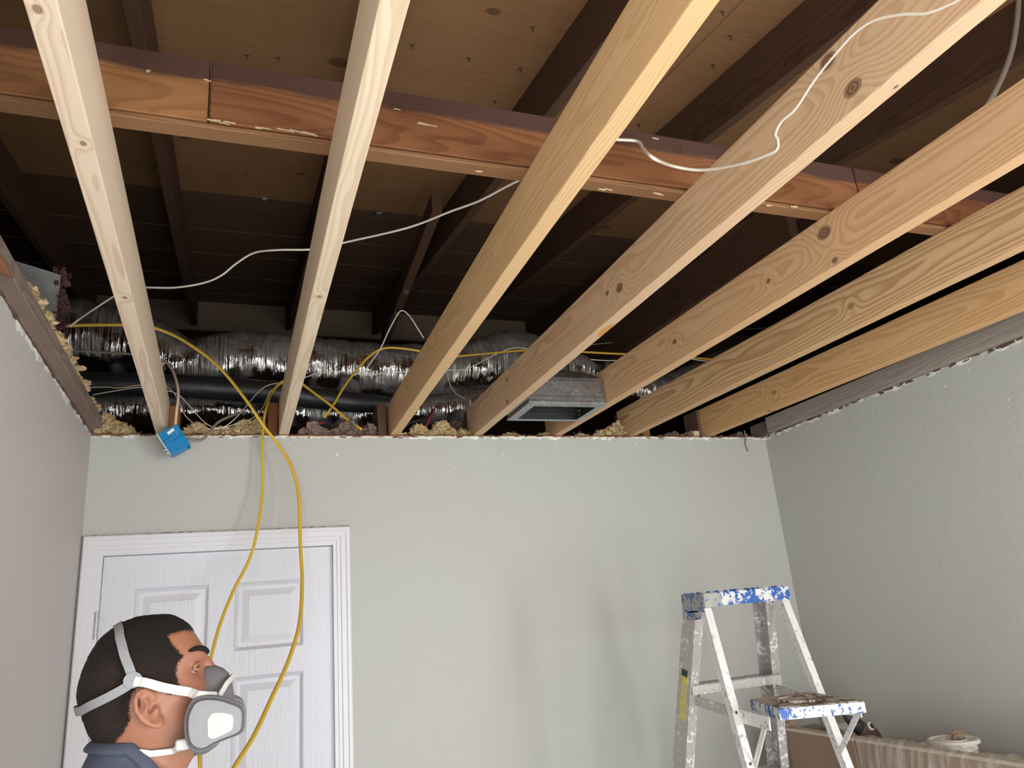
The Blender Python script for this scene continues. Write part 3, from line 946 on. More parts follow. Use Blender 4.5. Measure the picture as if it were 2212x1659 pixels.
fl = [rr(bx0 - .002, bx1 + .002, by0 - .002, by1 + .002, ZC - 0.003), rr(bx0 + .03, bx1 - .03, by0 + .03, by1 - .03, ZC - 0.006), rr(bx0 + .03, bx1 - .03, by0 + .03, by1 - .03, ZC - 0.004), rr(bx0 - .002, bx1 + .002, by0 - .002, by1 + .002, ZC + 0.004)]
mb.loft(fl + [fl[0]], cap=False)
mb.build('boot_flange', M['galv'], boot)
mb = MB(); mb.tube([(bx0 + .16, (by0 + by1) / 2, ZC + .15), (bx0 + .16, (by0 + by1) / 2, ZC + .20)], 0.075, 24, cap=False)
mb.build('boot_collar', M['galv'], boot, smooth=True)

# ------------------------------------------------------------------ loose insulation and debris on the wall top


def heap(name, spots, m, label, fl=24, rmin=.010, rmax=.03):
    mb = MB()
    for (p, w, h, dpt, n) in spots:
        for i in range(n * 5):
            q = Vector(p) + Vector((random.gauss(0, w * .5), random.gauss(0, dpt * .4), 0))
            hh = h * math.exp(-((q.x - p[0]) / w) ** 2)
            q.z += random.random() ** .8 * max(hh, .006)
            r = random.uniform(rmin, rmax) * random.choice((.35, .5, .6))
            q.z = max(q.z, p[2] + r * 0.55)
            sd = Vector((random.random() * 50, random.random() * 50, 0))
            mb.ball(q, r, 2, (random.uniform(.8, 1.6), 1, random.uniform(.6, 1)), lambda v: 0.9 * noise.noise(v * 2.2 + sd) + 0.6 * noise.noise(v * 5 + sd))
            if i % 3 == 0:
                a = random.random() * 6.28
                d = Vector((math.cos(a), -.3, math.sin(a) * .8)) * random.uniform(.01, .022)
                mb.bar(q, q + d, .0016, .0012)
    o = mb.build(name, m)
    return tag(o, label, 'insulation', None, 'stuff')


def onp(px, y=None): 
    q = P(px, 925, Y=(y or YB + 0.06)); return (q.x, q.y, ZC + 0.0)


heap('loose_insulation', [(onp(228), .05, .085, .03, 60), (onp(262), .05, .05, .03, 34)], M['insul'], 'beige loose insulation heaped in the left corner on the wall top', rmin=.010, rmax=.026)
heap('loose_insulation', [(onp(425), .055, .055, .03, 46), (onp(480), .06, .04, .03, 34), (onp(530), .05, .07, .03, 46), (onp(560), .03, .085, .03, 24)], M['insul'], 'beige loose insulation on the wall top between first and second joists', rmin=.009, rmax=.024)
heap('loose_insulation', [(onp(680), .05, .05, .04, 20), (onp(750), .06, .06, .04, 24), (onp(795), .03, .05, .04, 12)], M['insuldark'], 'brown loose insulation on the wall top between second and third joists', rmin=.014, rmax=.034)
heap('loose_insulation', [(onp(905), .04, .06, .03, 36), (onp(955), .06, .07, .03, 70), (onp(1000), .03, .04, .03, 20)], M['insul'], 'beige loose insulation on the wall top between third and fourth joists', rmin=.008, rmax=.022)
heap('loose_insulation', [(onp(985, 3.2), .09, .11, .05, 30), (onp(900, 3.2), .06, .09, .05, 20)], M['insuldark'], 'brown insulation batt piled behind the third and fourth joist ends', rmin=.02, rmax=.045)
heap('loose_insulation', [(onp(1100), .06, .022, .03, 24), (onp(1180), .06, .025, .03, 26), (onp(1250), .05, .02, .03, 20)], M['insul'], 'beige insulation crumbs on the wall top below the metal boot', rmin=.006, rmax=.015)
heap('loose_insulation', [(onp(1330), .05, .075, .04, 36), (onp(1300), .05, .04, .03, 20)], M['insul'], 'beige loose insulation right of the metal boot on the wall top', rmin=.008, rmax=.022)
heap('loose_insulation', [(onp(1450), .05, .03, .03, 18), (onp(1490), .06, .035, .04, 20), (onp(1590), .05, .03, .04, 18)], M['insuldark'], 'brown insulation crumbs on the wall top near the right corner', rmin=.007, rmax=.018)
# along the left nailer
sp = []
for px, py, n in ((62, 668, 7), (85, 705, 10), (108, 745, 10), (125, 775, 10), (145, 800, 14), (170, 822, 12), (200, 862, 9)):
    q = P(px, py, X=XL + 0.02); sp.append(((XL + 0.02, q.y, ZC + 0.043), .022, .035, .09, n))
heap('loose_insulation', sp, M['insul'], 'beige loose insulation spilling along the left wall nailer', rmin=.008, rmax=.022)

mb = MB()
for i in range(240):
    x = random.uniform(XL + .02, XR - .03)
    l = random.uniform(.006, .028)
    c = Vector((x, YB + random.uniform(-.006, .012), ZC + random.uniform(-.012, .004)))
    a = random.gauss(0, .45)
    mb.bar(c, c + Vector((l * math.cos(a), random.uniform(-.006, .002), l * math.sin(a) * .6)), random.uniform(.002, .005), random.uniform(.001, .004))
o = mb.build('debris', M['crumb']); tag(o, 'dark splinters and torn paper along the top edge of the back wall', 'debris', None, 'stuff')
mb = MB()
for i in range(200):
    s = random.random() < .5
    y = random.uniform(0.6, YB - .03)
    l = random.uniform(.008, .03)
    x = XR - 0.004 if s else XL + 0.004
    c = Vector((x, y, ZC + random.uniform(-.008, .003)))
    mb.bar(c, c + Vector((0, l, random.uniform(-.004, .004))), random.uniform(.003, .007), random.uniform(.002, .006))
o = mb.build('debris', M['crumb']); tag(o, 'dark torn crumbs along the top edges of the side walls', 'debris', None, 'stuff')
# ragged torn edge of the drywall paper: small proud flakes
mb = MB()
for i in range(150):
    x = random.uniform(XL + .02, XR - .02)
    l, h = random.uniform(.01, .05), random.uniform(.002, .009)
    z = ZC - 0.004 - random.random() * .004
    mb.hull8([(x, YB - .0025, z), (x + l, YB - .0025, z), (x + l, YB, z), (x, YB, z), (x + l * .2, YB - .001, z - h), (x + l * .7, YB - .001, z - h * random.uniform(.5, 1.2)), (x + l * .7, YB, z - h), (x + l * .2, YB, z - h)])
o = mb.build('debris', M['chip']); tag(o, 'pale torn drywall paper flakes along the back wall top', 'debris', None, 'stuff')
# curled strip of tape hanging in the right corner
mb = MB(); mb.tube(spline([P(1608, 930, Y=YB - .01), P(1612, 945, Y=YB - .012), P(1610, 958, Y=YB - .006), P(1616, 975, Y=YB - .008)], 6), 0.004, 6, rfun=lambda i, a, p: (.0035, .0012))
o = mb.build('tape_strip', M['greywire']); tag(o, 'small brown torn strip hanging near the right end of the back wall', 'strip')

# ------------------------------------------------------------------ cables


def cable(name, pts, m, label, wide=.0055, thin=None, n=8, cat='cable', group=None, per=10, flat=(0, -1, 0)):
    ps = spline([P(a, b, Y=c) for a, b, c in pts], per)
    thin = thin or wide
    mb = MB(); mb.tube(ps, wide, n, flat=flat, rfun=lambda i, a, p: (thin, wide))
    o = mb.build(name, m, smooth=True)
    return tag(o, label, cat, group)


YH = 3.09
cable('electric_cable', [(112, 706, 2.70), (190, 702, 2.72), (300, 703, 2.74), (345, 712, 2.76), (400, 738, 2.78), (470, 790, 2.80), (530, 862, 2.82), (568, 918, 2.84), (602, 962, 2.84), (630, 1010, 2.83), (645, 1070, 2.81), (649, 1180, 2.76), (653, 1260, 2.70),
      (646, 1350, 2.60), (622, 1430, 2.50), (588, 1505, 2.40), (548, 1590, 2.28), (505, 1660, 2.18), (470, 1740, 2.1), (470, 1900, 2.05)], M['yellow'], 'long yellow cable arching from the left wall top and hanging before the door', .0062, .0035)
cable('electric_cable', [(782, 928, 2.965), (750, 906, 3.0), (715, 876, 3.03), (680, 850, 3.055), (650, 828, 3.06), (628, 818, 3.06), (605, 828, 3.05), (588, 848, 2.98), (577, 876, 2.92), (570, 910, 2.90), (567, 960, 2.89), (567, 1060, 2.87), (555, 1150, 2.83), (538, 1210, 2.80), (505, 1275, 2.74), (475, 1350, 2.66), (455, 1425, 2.58), (440, 1500, 2.5), (430, 1590, 2.4), (432, 1660, 2.32), (436, 1800, 2.3)],
      M['yellow'], 'yellow cable draped over the second joist, hanging left behind the man', .0058, .0035)
cable('electric_cable', [(1545, 777, 3.12), (1440, 768, 3.12), (1330, 764, 3.11), (1250, 760, 3.10), (1140, 757, 3.10), (1050, 764, 3.09), (970, 770, 3.09), (925, 762, 3.09), (880, 754, YH), (832, 752, YH), (800, 768, YH), (770, 800, YH), (742, 838, 3.07), (722, 872, 3.06), (700, 902, 3.04)],
      M['yellow'], 'yellow cable running level in front of the duct then dipping to the wall', .0055, .0038)
cable('thin_wire', [(150, 706, 2.66), (168, 692, 2.66), (200, 670, 2.62), (245, 641, 2.58), (285, 622, 2.52), (320, 621, 2.46), (380, 621, 2.42), (440, 611, 2.38), (478, 595, 2.34), (512, 568, 2.30), (550, 546, 2.26), (600, 540, 2.2), (680, 538, 2.16), (752, 522, 2.1), (850, 500, 2.0), (905, 484, 1.95), (970, 458, 1.85), (1035, 434, 1.75), (1092, 404, 1.66), (1130, 385, 1.62)],
      M['whitewire'], 'thin white wire strung across the attic behind the first two joists', .0032, cat='wire')
lw = [P(1290, 300, Y=1.225), P(1340, 302, Y=1.222), P(1378, 306, Y=1.21), P(1390, 322, Y=1.17), P(1412, 342, Y=1.12), P(1450, 358, X=.90), P(1500, 367, X=.945)] + [P(a, b, X=.958) for a, b in ((1545, 365), (1610, 352), (1665, 332), (1681, 320), (1681, 302), (1676, 290), (1690, 262), (1720, 235), (1760, 175), (1800, 125), (1845, 75), (1890, 45), (1950, 32), (2000, 30), (2040, 17), (2085, -6), (2160, -60))]
mb = MB(); mb.tube(spline(lw, 6), .0036, 8)
tag(mb.build('thin_wire', M['whitewire'], smooth=True), 'looping white wire hanging in front of the knotty fourth joist', 'wire')
cable('electric_cable', [(2204, -60, 1.06), (2197, 40, 1.07), (2185, 110, 1.08), (2165, 165, 1.09), (2140, 215, 1.10), (2105, 275, 1.12), (2060, 330, 1.15)], M['greywire'], 'dim grey cable hanging in the dark upper right corner', .009, .006)
cable('electric_cable', [(330, 782, 3.06), (352, 779, 3.03), (370, 796, 2.97), (381, 825, 2.92), (385, 855, 2.89), (381, 890, 2.87), (378, 925, 2.86)], M['cream'], 'cream cable feeding the blue electrical box from behind the first joist', .0058, .0045)
cable('electric_cable', [(405, 946, 2.868), (425, 951, 2.88), (440, 947, 2.89), (456, 930, 2.92), (470, 913, 2.955), (495, 900, 3.0), (525, 890, 3.05)], M['greywire'], 'grey brown cable leaving the right side of the blue electrical box', .0052, .0042)
cable('electric_cable', [(148, 758, 2.98), (200, 760, 3.0), (260, 763, 3.04), (300, 768, 3.07), (345, 785, 3.08)], M['greywire'], 'straight dusty grey cable across the duct left of the first joist', .005, .004)
cable('thin_wire', [(180, 838, 3.05), (225, 836, 3.06), (258, 838, 3.07), (300, 832, 3.08), (345, 830, 3.09), (372, 845, 3.08), (386, 868, 3.06), (402, 900, 3.03), (430, 920, 2.99), (462, 927, 2.985), (500, 919, 2.99), (540, 906, 3.0), (565, 885, 3.03), (585, 845, 3.06), (610, 828, 3.08)], M['cream'], 'thin cream wire drooping over the insulation between the first two joists', .0022, cat='wire')
cable('thin_wire', [(200, 853, 3.05), (245, 845, 3.06), (300, 837, 3.075), (345, 841, 3.085), (382, 851, 3.08), (405, 872, 3.06), (425, 895, 3.03), (450, 918, 2.99), (480, 924, 2.98), (515, 897, 3.02), (555, 850, 3.08), (580, 832, 3.09), (615, 826, 3.09)], M['whitewire'], 'thin white wire looping under the black pipe between the first two joists', .0020, cat='wire')
cable('thin_wire', [(788, 800, 3.085), (820, 756, 3.085), (838, 718, 3.06), (856, 684, 3.03), (868, 671, 3.02), (884, 682, 3.02), (900, 706, 3.03), (915, 730, 3.05)], M['whitewire'], 'thin white wire arching up left of the third joist', .0026, cat='wire')
cable('thin_wire', [(650, 818, 3.08), (690, 806, 3.10), (735, 802, 3.10), (790, 810, 3.10), (830, 806, 3.10), (880, 803, 3.10), (960, 800, 3.10), (1010, 796, 3.10), (1065, 768, 3.10), (1110, 752, 3.10), (1160, 757, 3.10), (1245, 773, 3.10), (1328, 779, 3.10), (1352, 768, 3.10), (1392, 752, 3.10), (1430, 745, 3.12)], M['whitewire'], 'long thin white wire sagging along the face of the large foil duct', .0022, cat='wire')
cable('thin_wire', [(1490, 775, 3.12), (1530, 780, 3.12), (1560, 772, 3.12), (1590, 762, 3.14)], M['whitewire'], 'short white wire between the fifth and sixth joists', .0024, cat='wire')
cable('thin_wire', [(962, 785, 3.11), (972, 830, 3.14), (985, 850, 3.15), (1005, 862, 3.15)], M['cream'], 'thin cream wire dangling below the duct right of the third joist', .0018, cat='wire')
cable('thin_wire', [(1240, 752, 3.5), (1300, 742, 3.5), (1400, 735, 3.5), (1500, 715, 3.55), (1600, 712, 3.6), (1680, 706, 3.6)], M['greywire'], 'faint grey wire in the dark between the fourth and sixth joists', .003, cat='wire')
cable('electric_cable', [(872, 925, 2.97), (885, 914, 2.98), (905, 908, 3.0), (925, 900, 3.04), (935, 885, 3.08)], M['blackwire'], 'short black cable end on the insulation right of the third joist', .005)
cable('thin_wire', [(920, 922, 2.975), (928, 905, 2.985), (934, 892, 3.01), (942, 878, 3.05)], M['redwire'], 'red twisted wire in the insulation right of the third joist', .004, cat='wire')
cable('thin_wire', [(660, 925, 2.97), (680, 918, 2.98), (700, 912, 2.99)], M['redwire'], 'short red wire on the wall top right of the second joist', .003, cat='wire')

# ------------------------------------------------------------------ blue electrical box hanging by its cable
ctr = P(375, 951, Y=2.86)
ax = (P(340, 932, Y=2.86) - P(408, 966, Y=2.86))
v1 = (P(410, 945, Y=2.86) - P(372, 989, Y=2.86)).normalized()       # along the closed end
v2 = (P(340, 940, Y=2.86) - P(372, 989, Y=2.86)).normalized()       # along the open rim
RIM = P(372, 989, Y=2.86)
ln = (P(340, 940, Y=2.86) - RIM).length
dp = (P(410, 948, Y=2.86) - RIM).length * 0.82
e1 = v2; e3 = Vector((0, 1, 0)); e2 = e3.cross(e1).normalized()
if e2.dot(v1) < 0: e2 = -e2
BM_ = Matrix((e1, e2, e3)).transposed().to_4x4()
BM_.translation = RIM
box = empty('electrical_box', RIM, 'blue plastic electrical box dangling by a cream cable at the wall top', 'electrical box')
mb = MB()
t = 0.003
mb.box((0.004, 0, -0.028), (ln - .004, dp, -0.028 + t), 0.001, BM_)
mb.box((0.004, 0, 0.028 - t), (ln - .004, dp, 0.028), 0.001, BM_)
mb.box((0.004, 0, -0.026), (0.004 + t, dp - .012, 0.026), 0.001, BM_)
mb.box((ln - .004 - t, 0, -0.026), (ln - .004, dp - .008, 0.026), 0.001, BM_)
mb.box((0.006, dp - t, -0.026), (ln - .006, dp, 0.026), 0.001, BM_)
mb.build('box_shell', M['blue'], box)
mb = MB()
for a in (0.42, 0.56):
    mb.box((ln * a, 0.002, -0.0335), (ln * a + .006, dp - .004, -0.027), 0.0015, BM_)
mb.box((ln * .42, dp * .05, -0.031), (ln * .62, dp * .3, -0.027), 0.001, BM_)
mb.build('moulded_rib', M['blue'], box)
mb = MB()
mb.box((-0.004, -0.003, -0.033), (ln + .004, 0.0, -0.029), 0.0005, BM_); mb.box((-0.004, -0.003, 0.029), (ln + .004, 0.0, 0.033), 0.0005, BM_)
mb.box((-0.004, -0.003, -0.033), (0.003, 0.0, 0.033), 0.0005, BM_); mb.box((ln - .003, -0.003, -0.033), (ln + .004, 0.0, 0.033), 0.0005, BM_)
mb.build('box_rim', M['bucketwhite'], box)
mb = MB()
for a, c in ((.25, .0), (.4, .008)): mb.tube([BM_ @ Vector((ln * a, -.008, c)), BM_ @ Vector((ln * a, .02, c))], .004, 8)
mb.build('terminal_screw', M['steel'], box)
mb = MB(); mb.tube([BM_ @ Vector((ln * .8, dp * .4, -.026)), BM_ @ Vector((ln * .84, dp * .75, -.030))], .006, 8); mb.build('cable_clamp', M['whitewire'], box)

# ------------------------------------------------------------------ stepladder
LC = Vector((1.547, 2.11, 0))
lad = empty('step_ladder', LC, 'paint-splashed aluminium stepladder with blue cap before the back wall', 'ladder')
ZCAP = 1.708
mb = MB()
capx0, capx1, capy0, capy1 = 1.384, 1.712, 2.050, 2.176
sect = lambda x, k: [(x, capy0 - .004, ZCAP - .046 - k), (x, capy0, ZCAP - .006), (x, capy0 + .008, ZCAP), (x, capy1 - .008, ZCAP), (x, capy1, ZCAP - .006), (x, capy1 + .004, ZCAP - .046 - k)]
mb.loft([sect(capx0, .004), sect(capx0 + .01, .0), sect(capx1 - .01, 0), sect(capx1, 0)])
mb.bm.verts.ensure_lookup_table()
o = mb.build('top_cap', M['capblue'], lad)
mb = MB()
mb.box((capx0 - .003, capy0 - .006, ZCAP - .050), (capx0 + .062, capy0 + .03, ZCAP - .004), .003)
mb.box((capx0 - .004, capy0 + .002, ZCAP - .062), (capx0 - .0005, capy1 - .004, ZCAP - .006), .002)
mb.box((capx0 - .004, capy0 + .030, ZCAP - .082), (capx0 + .002, capy1 - .02, ZCAP - .05), .006)
mb.build('cap_end', M['capgrey'], lad)['label'] = 'grey paint-crusted left end of the cap'


def channel(mb, p, q, w, d, face, th=.0035):
    """U channel from p to q: web w wide facing 'face', flanges d deep"""
    p, q = Vector(p), Vector(q)
    ax = (q - p).normalized(); fc = Vector(face); fc = (fc - ax * fc.dot(ax)).normalized(); s = ax.cross(fc)
    mb.bar(p, q, w, th, side=s)
    for k in (-1, 1):
        o_ = s * (k * (w / 2 - th / 2)) - fc * (d / 2)
        mb.bar(p + o_, q + o_, th, d, side=s)


# climbing side, towards the back wall
def front_at(z, s):
    t = (ZCAP - .03 - z) / 0.52
    return Vector((1.547 + s * (0.150 + 0.050 * t), 2.150 + 0.135 * t, z))


def rear_at(z, s):
    t = (ZCAP - .03 - z) / 0.46
    return Vector((1.547 + s * (0.150 + 0.016 * t), 2.062 - 0.118 * t, z))


for s in (-1, 1):
    mb = MB(); channel(mb, front_at(0.012, s), front_at(ZCAP - .012, s), 0.070, 0.030, (s, 0, 0))
    o = mb.build('front_rail', M['alu'], lad)
    if s < 0:
        st = MB()
        a, b = front_at(1.475, s), front_at(1.325, s)
        ax = (b - a).normalized(); fc = Vector((-1, 0, 0)); fc = (fc - ax * fc.dot(ax)).normalized(); sd = ax.cross(fc)
        for i, (u0_, u1_, mm) in enumerate(((0, .12, 'black'), (.12, 1, 'stk'))):
            pass
        st.bar(a + fc * .0026, b + fc * .0026, .030, .001, side=sd)
        k = st.build('warning_sticker', None, o)
        n = N('yellow_worn_sticker')
        x, y, z = n.sep(n.coord())
        row = n.step(n.m('SINE', n.m('MULTIPLY', z, 900)), 0.1, 0.4)
        txt = n.m('MULTIPLY', row, n.step(n.noise(n.vm('MULTIPLY', n.coord(), (300, 300, 60)), 1.0, 2), 0.48, 0.52))
        worn = n.step(n.noise(n.coord(), 70, 4), 0.50, 0.56)
        c = n.mix(n.m('MULTIPLY', txt, .6), (0.62, 0.55, 0.06), (0.10, 0.09, 0.04))
        c = n.mix(n.m('MULTIPLY', worn, .75), c, (0.50, 0.47, 0.42))
        k.data.materials.append(n.out(c, .5))
        k['label'] = 'worn yellow warning sticker'
        st = MB(); st.bar(a + fc * .0032, a.lerp(b, .13) + fc * .0032, .031, .001, side=sd)
        st.build('sticker_heading', M['black'], o)
    mb = MB(); channel(mb, rear_at(0.012, s), rear_at(ZCAP - .012, s), 0.026, 0.022, (0, -1, 0))
    o2 = mb.build('rear_rail', M['alulight'], lad)
    for z in (1.365, 1.235, 1.10, 0.9, 0.6, 0.3):
        rv = MB(); c = rear_at(z, s); rv.ball(c + Vector((0, -.003, 0)), .0045, 2, (1, .5, 1)); rv.build('rivet', M['dark'], o2)
    for top, rail in ((front_at, 'f'), (rear_at, 'r')):
        c = top(0.0, s)
        mb = MB(); mb.box((c.x - .022, c.y - .04, 0), (c.x + .022, c.y + .04, .035), .006)
        mb.build('rubber_foot', M['black'], lad)
for z in (1.430, 1.135, 0.84, 0.545, 0.25):
    a, b = front_at(z, -1), front_at(z, 1)
    mb = MB()
    mb.box((a.x + .001, a.y - .040, z - .004), (b.x - .001, a.y + .036, z), .001)
    mb.box((a.x + .001, a.y - .040, z - .030), (b.x - .001, a.y - .036, z - .001), .001)
    mb.box((a.x + .001, a.y + .032, z - .030), (b.x - .001, a.y + .036, z - .001), .001)
    mb.build('step', M['alu'], lad)
    if z > 0.5:
        for s in (-1, 1):
            mb = MB(); mb.bar((a.x + .06, a.y, z - .03) if s < 0 else (b.x - .06, a.y, z - .03), front_at(z - .075, s), .018, .003, side=(0, 1, 0))
            mb.build('step_brace', M['alu'], lad)
for z in (1.05, 0.62, 0.2):
    mb = MB(); mb.bar(rear_at(z, -1), rear_at(z, 1), .022, .012, side=(0, 0, 1)); mb.build('rear_brace', M['alulight'], lad)
# spreader arm seen under the first step
mb = MB(); mb.bar(front_at(1.385, -1) + Vector((.02, -.02, 0)), rear_at(1.355, -1) + Vector((.02, .012, 0)), .03, .004, side=(0, 0, 1)); mb.build('spreader', M['alu'], lad)
mb = MB(); mb.bar(front_at(1.385, 1) + Vector((-.02, -.02, 0)), rear_at(1.355, 1) + Vector((-.02, .012, 0)), .03, .004, side=(0, 0, 1)); mb.build('spreader', M['alu'], lad)
# the fold-out paint shelf
c4 = [P(1682, 1531, Y=1.80), P(1868, 1515, Y=1.775), P(1748, 1494, Y=2.005), P(1619, 1511, Y=2.03)]
dn = Vector((0, 0, -0.030))
mb = MB(); mb.hull8([p + dn for p in c4] + c4, .004, 2)
mb.build('paint_shelf', M['shelfblue'], lad)
cc = sum(c4, Vector()) / 4
mb = MB(); mb.hull8([cc + (p - cc) * .95 + Vector((0, 0, .0003)) for p in c4] + [cc + (p - cc) * .93 + Vector((0, 0, .002)) for p in c4])
q = [cc + (p - cc) * .52 for p in c4]
mb.build('shelf_top', M['shelftop'], lad)['label'] = 'brown and white dried paint on the shelf top'
mb = MB()
for k in range(28):
    a0, a1 = 2 * PI * k / 28, 2 * PI * (k + 1) / 28
    p0 = cc + (c4[1] - c4[0]) * (.26 * math.cos(a0)) + (c4[3] - c4[0]) * (.26 * math.sin(a0)); p1 = cc + (c4[1] - c4[0]) * (.26 * math.cos(a1)) + (c4[3] - c4[0]) * (.26 * math.sin(a1))
    mb.bar(p0 + Vector((0, 0, .003)), p1 + Vector((0, 0, .003)), .006, .005)
mb.build('can_ring', M['shelftop'], lad)
for s in (-1, 1):
    mb = MB()
    r_ = rear_at(1.355, s) + Vector((-s * .012, 0, 0))
    sh = (c4[0] + c4[3]) / 2 if s < 0 else (c4[1] + c4[2]) / 2
    e_ = c4[0] if s < 0 else c4[1]
    mb.bar(r_ + Vector((0, 0.01, 0)), Vector((r_.x, e_.y + .05, r_.z - .01)), .036, .004, side=(0, 0, 1))
    mb.build('shelf_bracket', M['alulight'], lad)
for s in (-1, 1):
    mb = MB()
    r_ = rear_at(1.225, s) + Vector((-s * .012, 0, 0))
    e_ = c4[0] if s < 0 else c4[1]
    mb.bar(r_, Vector((r_.x, e_.y + .07, 1.335)), .016, .004, side=(0, 0, 1))
    mb.build('shelf_strut', M['alulight'], lad)

# ------------------------------------------------------------------ boxes along the right wall
XBX, ZBX = 2.0, 1.196
ye = P(1697, 1573, X=XBX).y
yg = P(1843, 1590, X=XBX).y
def panel(y0, y1, label):
    t = empty('furniture_panel', (XBX + .02, (y0 + y1) / 2, 0), label, 'panel', 'brown panels standing along the right wall')
    mb = MB(); mb.box((XBX, y0, 0.0), (XBX + .038, y1, ZBX - .0015), .002); mb.build('board', M['card'], t)
    mb = MB(); mb.box((XBX - .001, y0 - .0005, ZBX - .012), (XBX + .039, y1 + .0005, ZBX), .002); mb.build('edge_band', M['cardedge'], t)
panel(yg + .004, ye, 'brown flat panel standing nearest the back wall, behind the ladder leg')
panel(1.15, yg - .004, 'brown panel covered by the clear plastic sheet, before the white pail')
ZSH = 1.10
mb = MB(); t = empty('low_cabinet', (2.26, 1.85, 0), 'low brown cabinet hidden behind the standing panels, against the right wall', 'cabinet')
mb.box((XBX + .05, 1.15, 0), (XR - .015, ye, ZSH - .02), .002); mb.build('carcass', M['card'], t)
mb = MB(); mb.box((XBX + .045, 1.145, ZSH - .0195), (XR - .012, ye + .003, ZSH), .002); mb.build('top', M['cardedge'], t)


def plastic():
    n = N('dusty_clear_plastic')
    co = n.coord()
    w = n.noise(n.vm('MULTIPLY', co, (20, 30, 5)), 1.0, 4, 0.6)
    n.bump(w, 0.6, 0.01)
    n.b.inputs['Base Color'].default_value = (0.72, 0.66, 0.58, 1)
    n.b.inputs['Roughness'].default_value = 0.28
    n.put(n.b.inputs['Alpha'], n.step(w, 0.35, 0.7, 0.14, 0.42))
    return n.mat


# clear sheet draped over the top and down the front
mb = MB()
yA, yB_ = yg - .02, 1.16
rows_ = []
NY = 130
prof = [(XBX + .047, ZBX - .09), (XBX + .043, ZBX - .03), (XBX + .038, ZBX + .004), (XBX + .018, ZBX + .006), (XBX - .002, ZBX + .004), (XBX - .016, ZBX - .012), (XBX - .020, ZBX - .06), (XBX - .022, ZBX - .16), (XBX - .024, ZBX - .32), (XBX - .026, ZBX - .55)]
for i in range(NY):
    y = yA + (yB_ - yA) * i / (NY - 1)
    rg = []
    for k, (x, z) in enumerate(prof):
        hang = max(0, k - 4) / 5
        wv = noise.noise(Vector((y * 34, z * 1.5, 3))) + .6 * noise.noise(Vector((y * 80, z * 3, 9)))
        x2 = x - abs(wv) * .026 * min(1, hang * 2.2)
        z2 = z + (abs(noise.noise(Vector((y * 26, x * 14, 1)))) * .018 if k <= 4 else 0)
        rg.append(Vector((x2, y + .012 * noise.noise(Vector((z * 6, y * 5, 4))) * hang, z2)))
    rows_.append(rg)
mb.loft(rows_, close=False, cap=False)
o = mb.build('plastic_sheet', plastic(), smooth=True)
tag(o, 'crinkled clear plastic sheet draped over the cabinet front beside the right wall', 'plastic sheet')

# power tool lying on the cabinet
YT = P(1860, 1575, X=2.12).y
def T(px, py): return P(px, py, Y=YT)
tool = empty('power_tool', (T(1895, 1600).x, YT, ZSH), 'dark handheld power tool with red badge propped up behind the brown panels', 'power tool')
pts = [T(1812, 1537), T(1822, 1540), T(1836, 1552), T(1850, 1566), T(1864, 1577), T(1878, 1583), T(1888, 1590), T(1900, 1606)]
rad = [.004, .009, .018, .023, .025, .025, .023, .018]
def body(i0, i1, m, nm):
    mb = MB(); ps = spline(pts, 6); L = len(ps)
    a, b = int(i0 * (L - 1)), int(i1 * (L - 1))
    seg = ps[a:b + 1]
    mb.tube(seg, .02, 18, rfun=lambda i, an, p: interp([(k / (len(rad) - 1), v) for k, v in enumerate(rad)], (a + i) / (L - 1)) * (1.0 + .12 * math.cos(2 * an)))
    return mb.build(nm, m, tool, smooth=True)
mb = MB(); e_ = T(1900, 1606); mb.tube([e_, Vector((e_.x + .01, YT, ZSH))], .018, 14); mb.build('tool_handle', M['black'], tool)
body(0, .52, M['black'], 'tool_head'); body(.52, 1, M['maroon'], 'tool_body')
c = T(1836, 1561) + Vector((0, -.021, 0))
ax = (T(1850, 1566) - T(1836, 1552)).normalized()
mb = MB(); mb.bar(c - ax * .004 + Vector((0, .001, 0)), c + ax * .010, .012, .003, side=(0, 0, 1)); mb.build('badge', M['red'], tool)
c = T(1872, 1572) + Vector((0, -.010, .003))
mb = MB(); mb.tube([c, c + Vector((.004, -.010, .004))], .014, 20); mb.build('dial', M['bucketwhite'], tool)
mb = MB(); c2 = c + Vector((.005, -.0105, .0042)); mb.tube([c2, c2 + Vector((.0008, -.002, .0008))], .009, 18); mb.build('dial_face', M['black'], tool)

# scraps on the cabinet top
def crumple(name, c, r, m, label, cat, sc=(1.3, 1, .6)):
    mb = MB(); sd = Vector((c[0] * 30, c[1] * 30, 0))
    mb.ball(c, r, 4, sc, lambda v: .55 * noise.noise(v * 2.1 + sd) + .4 * noise.noise(v * 5 + sd) + .2 * noise.noise(v * 10 + sd))
    return tag(mb.build(name, m), label, cat)
q = P(1706, 1568, X=XBX + .02); crumple('crumpled_rag', (XBX + .02, q.y - .01, ZBX + .010), .018, M['rag'], 'small crumpled tan rag at the far end of the panel top edge', 'rag')
q = P(1828, 1584, X=2.10); crumple('crumpled_rag', (2.085, q.y + .03, ZSH + .045), .038, M['rag'], 'brown crumpled scrap left of the power tool', 'rag', (1, .8, 1.3))
q = P(1765, 1568, X=2.14); mb = MB(); mb.box((2.10, q.y - .03, ZSH), (2.17, q.y + .05, q.z), .004)
tag(mb.build('small_carton', M['greyplate']), 'small grey carton behind the panel, by the ladder leg', 'carton')
q = P(1818, 1567, X=2.16); mb = MB(); mb.box((2.13, q.y - .04, ZSH), (2.22, q.y + .04, q.z), .003)
tag(mb.build('small_carton', M['bucketwhite']), 'small white carton behind the power tool', 'carton')

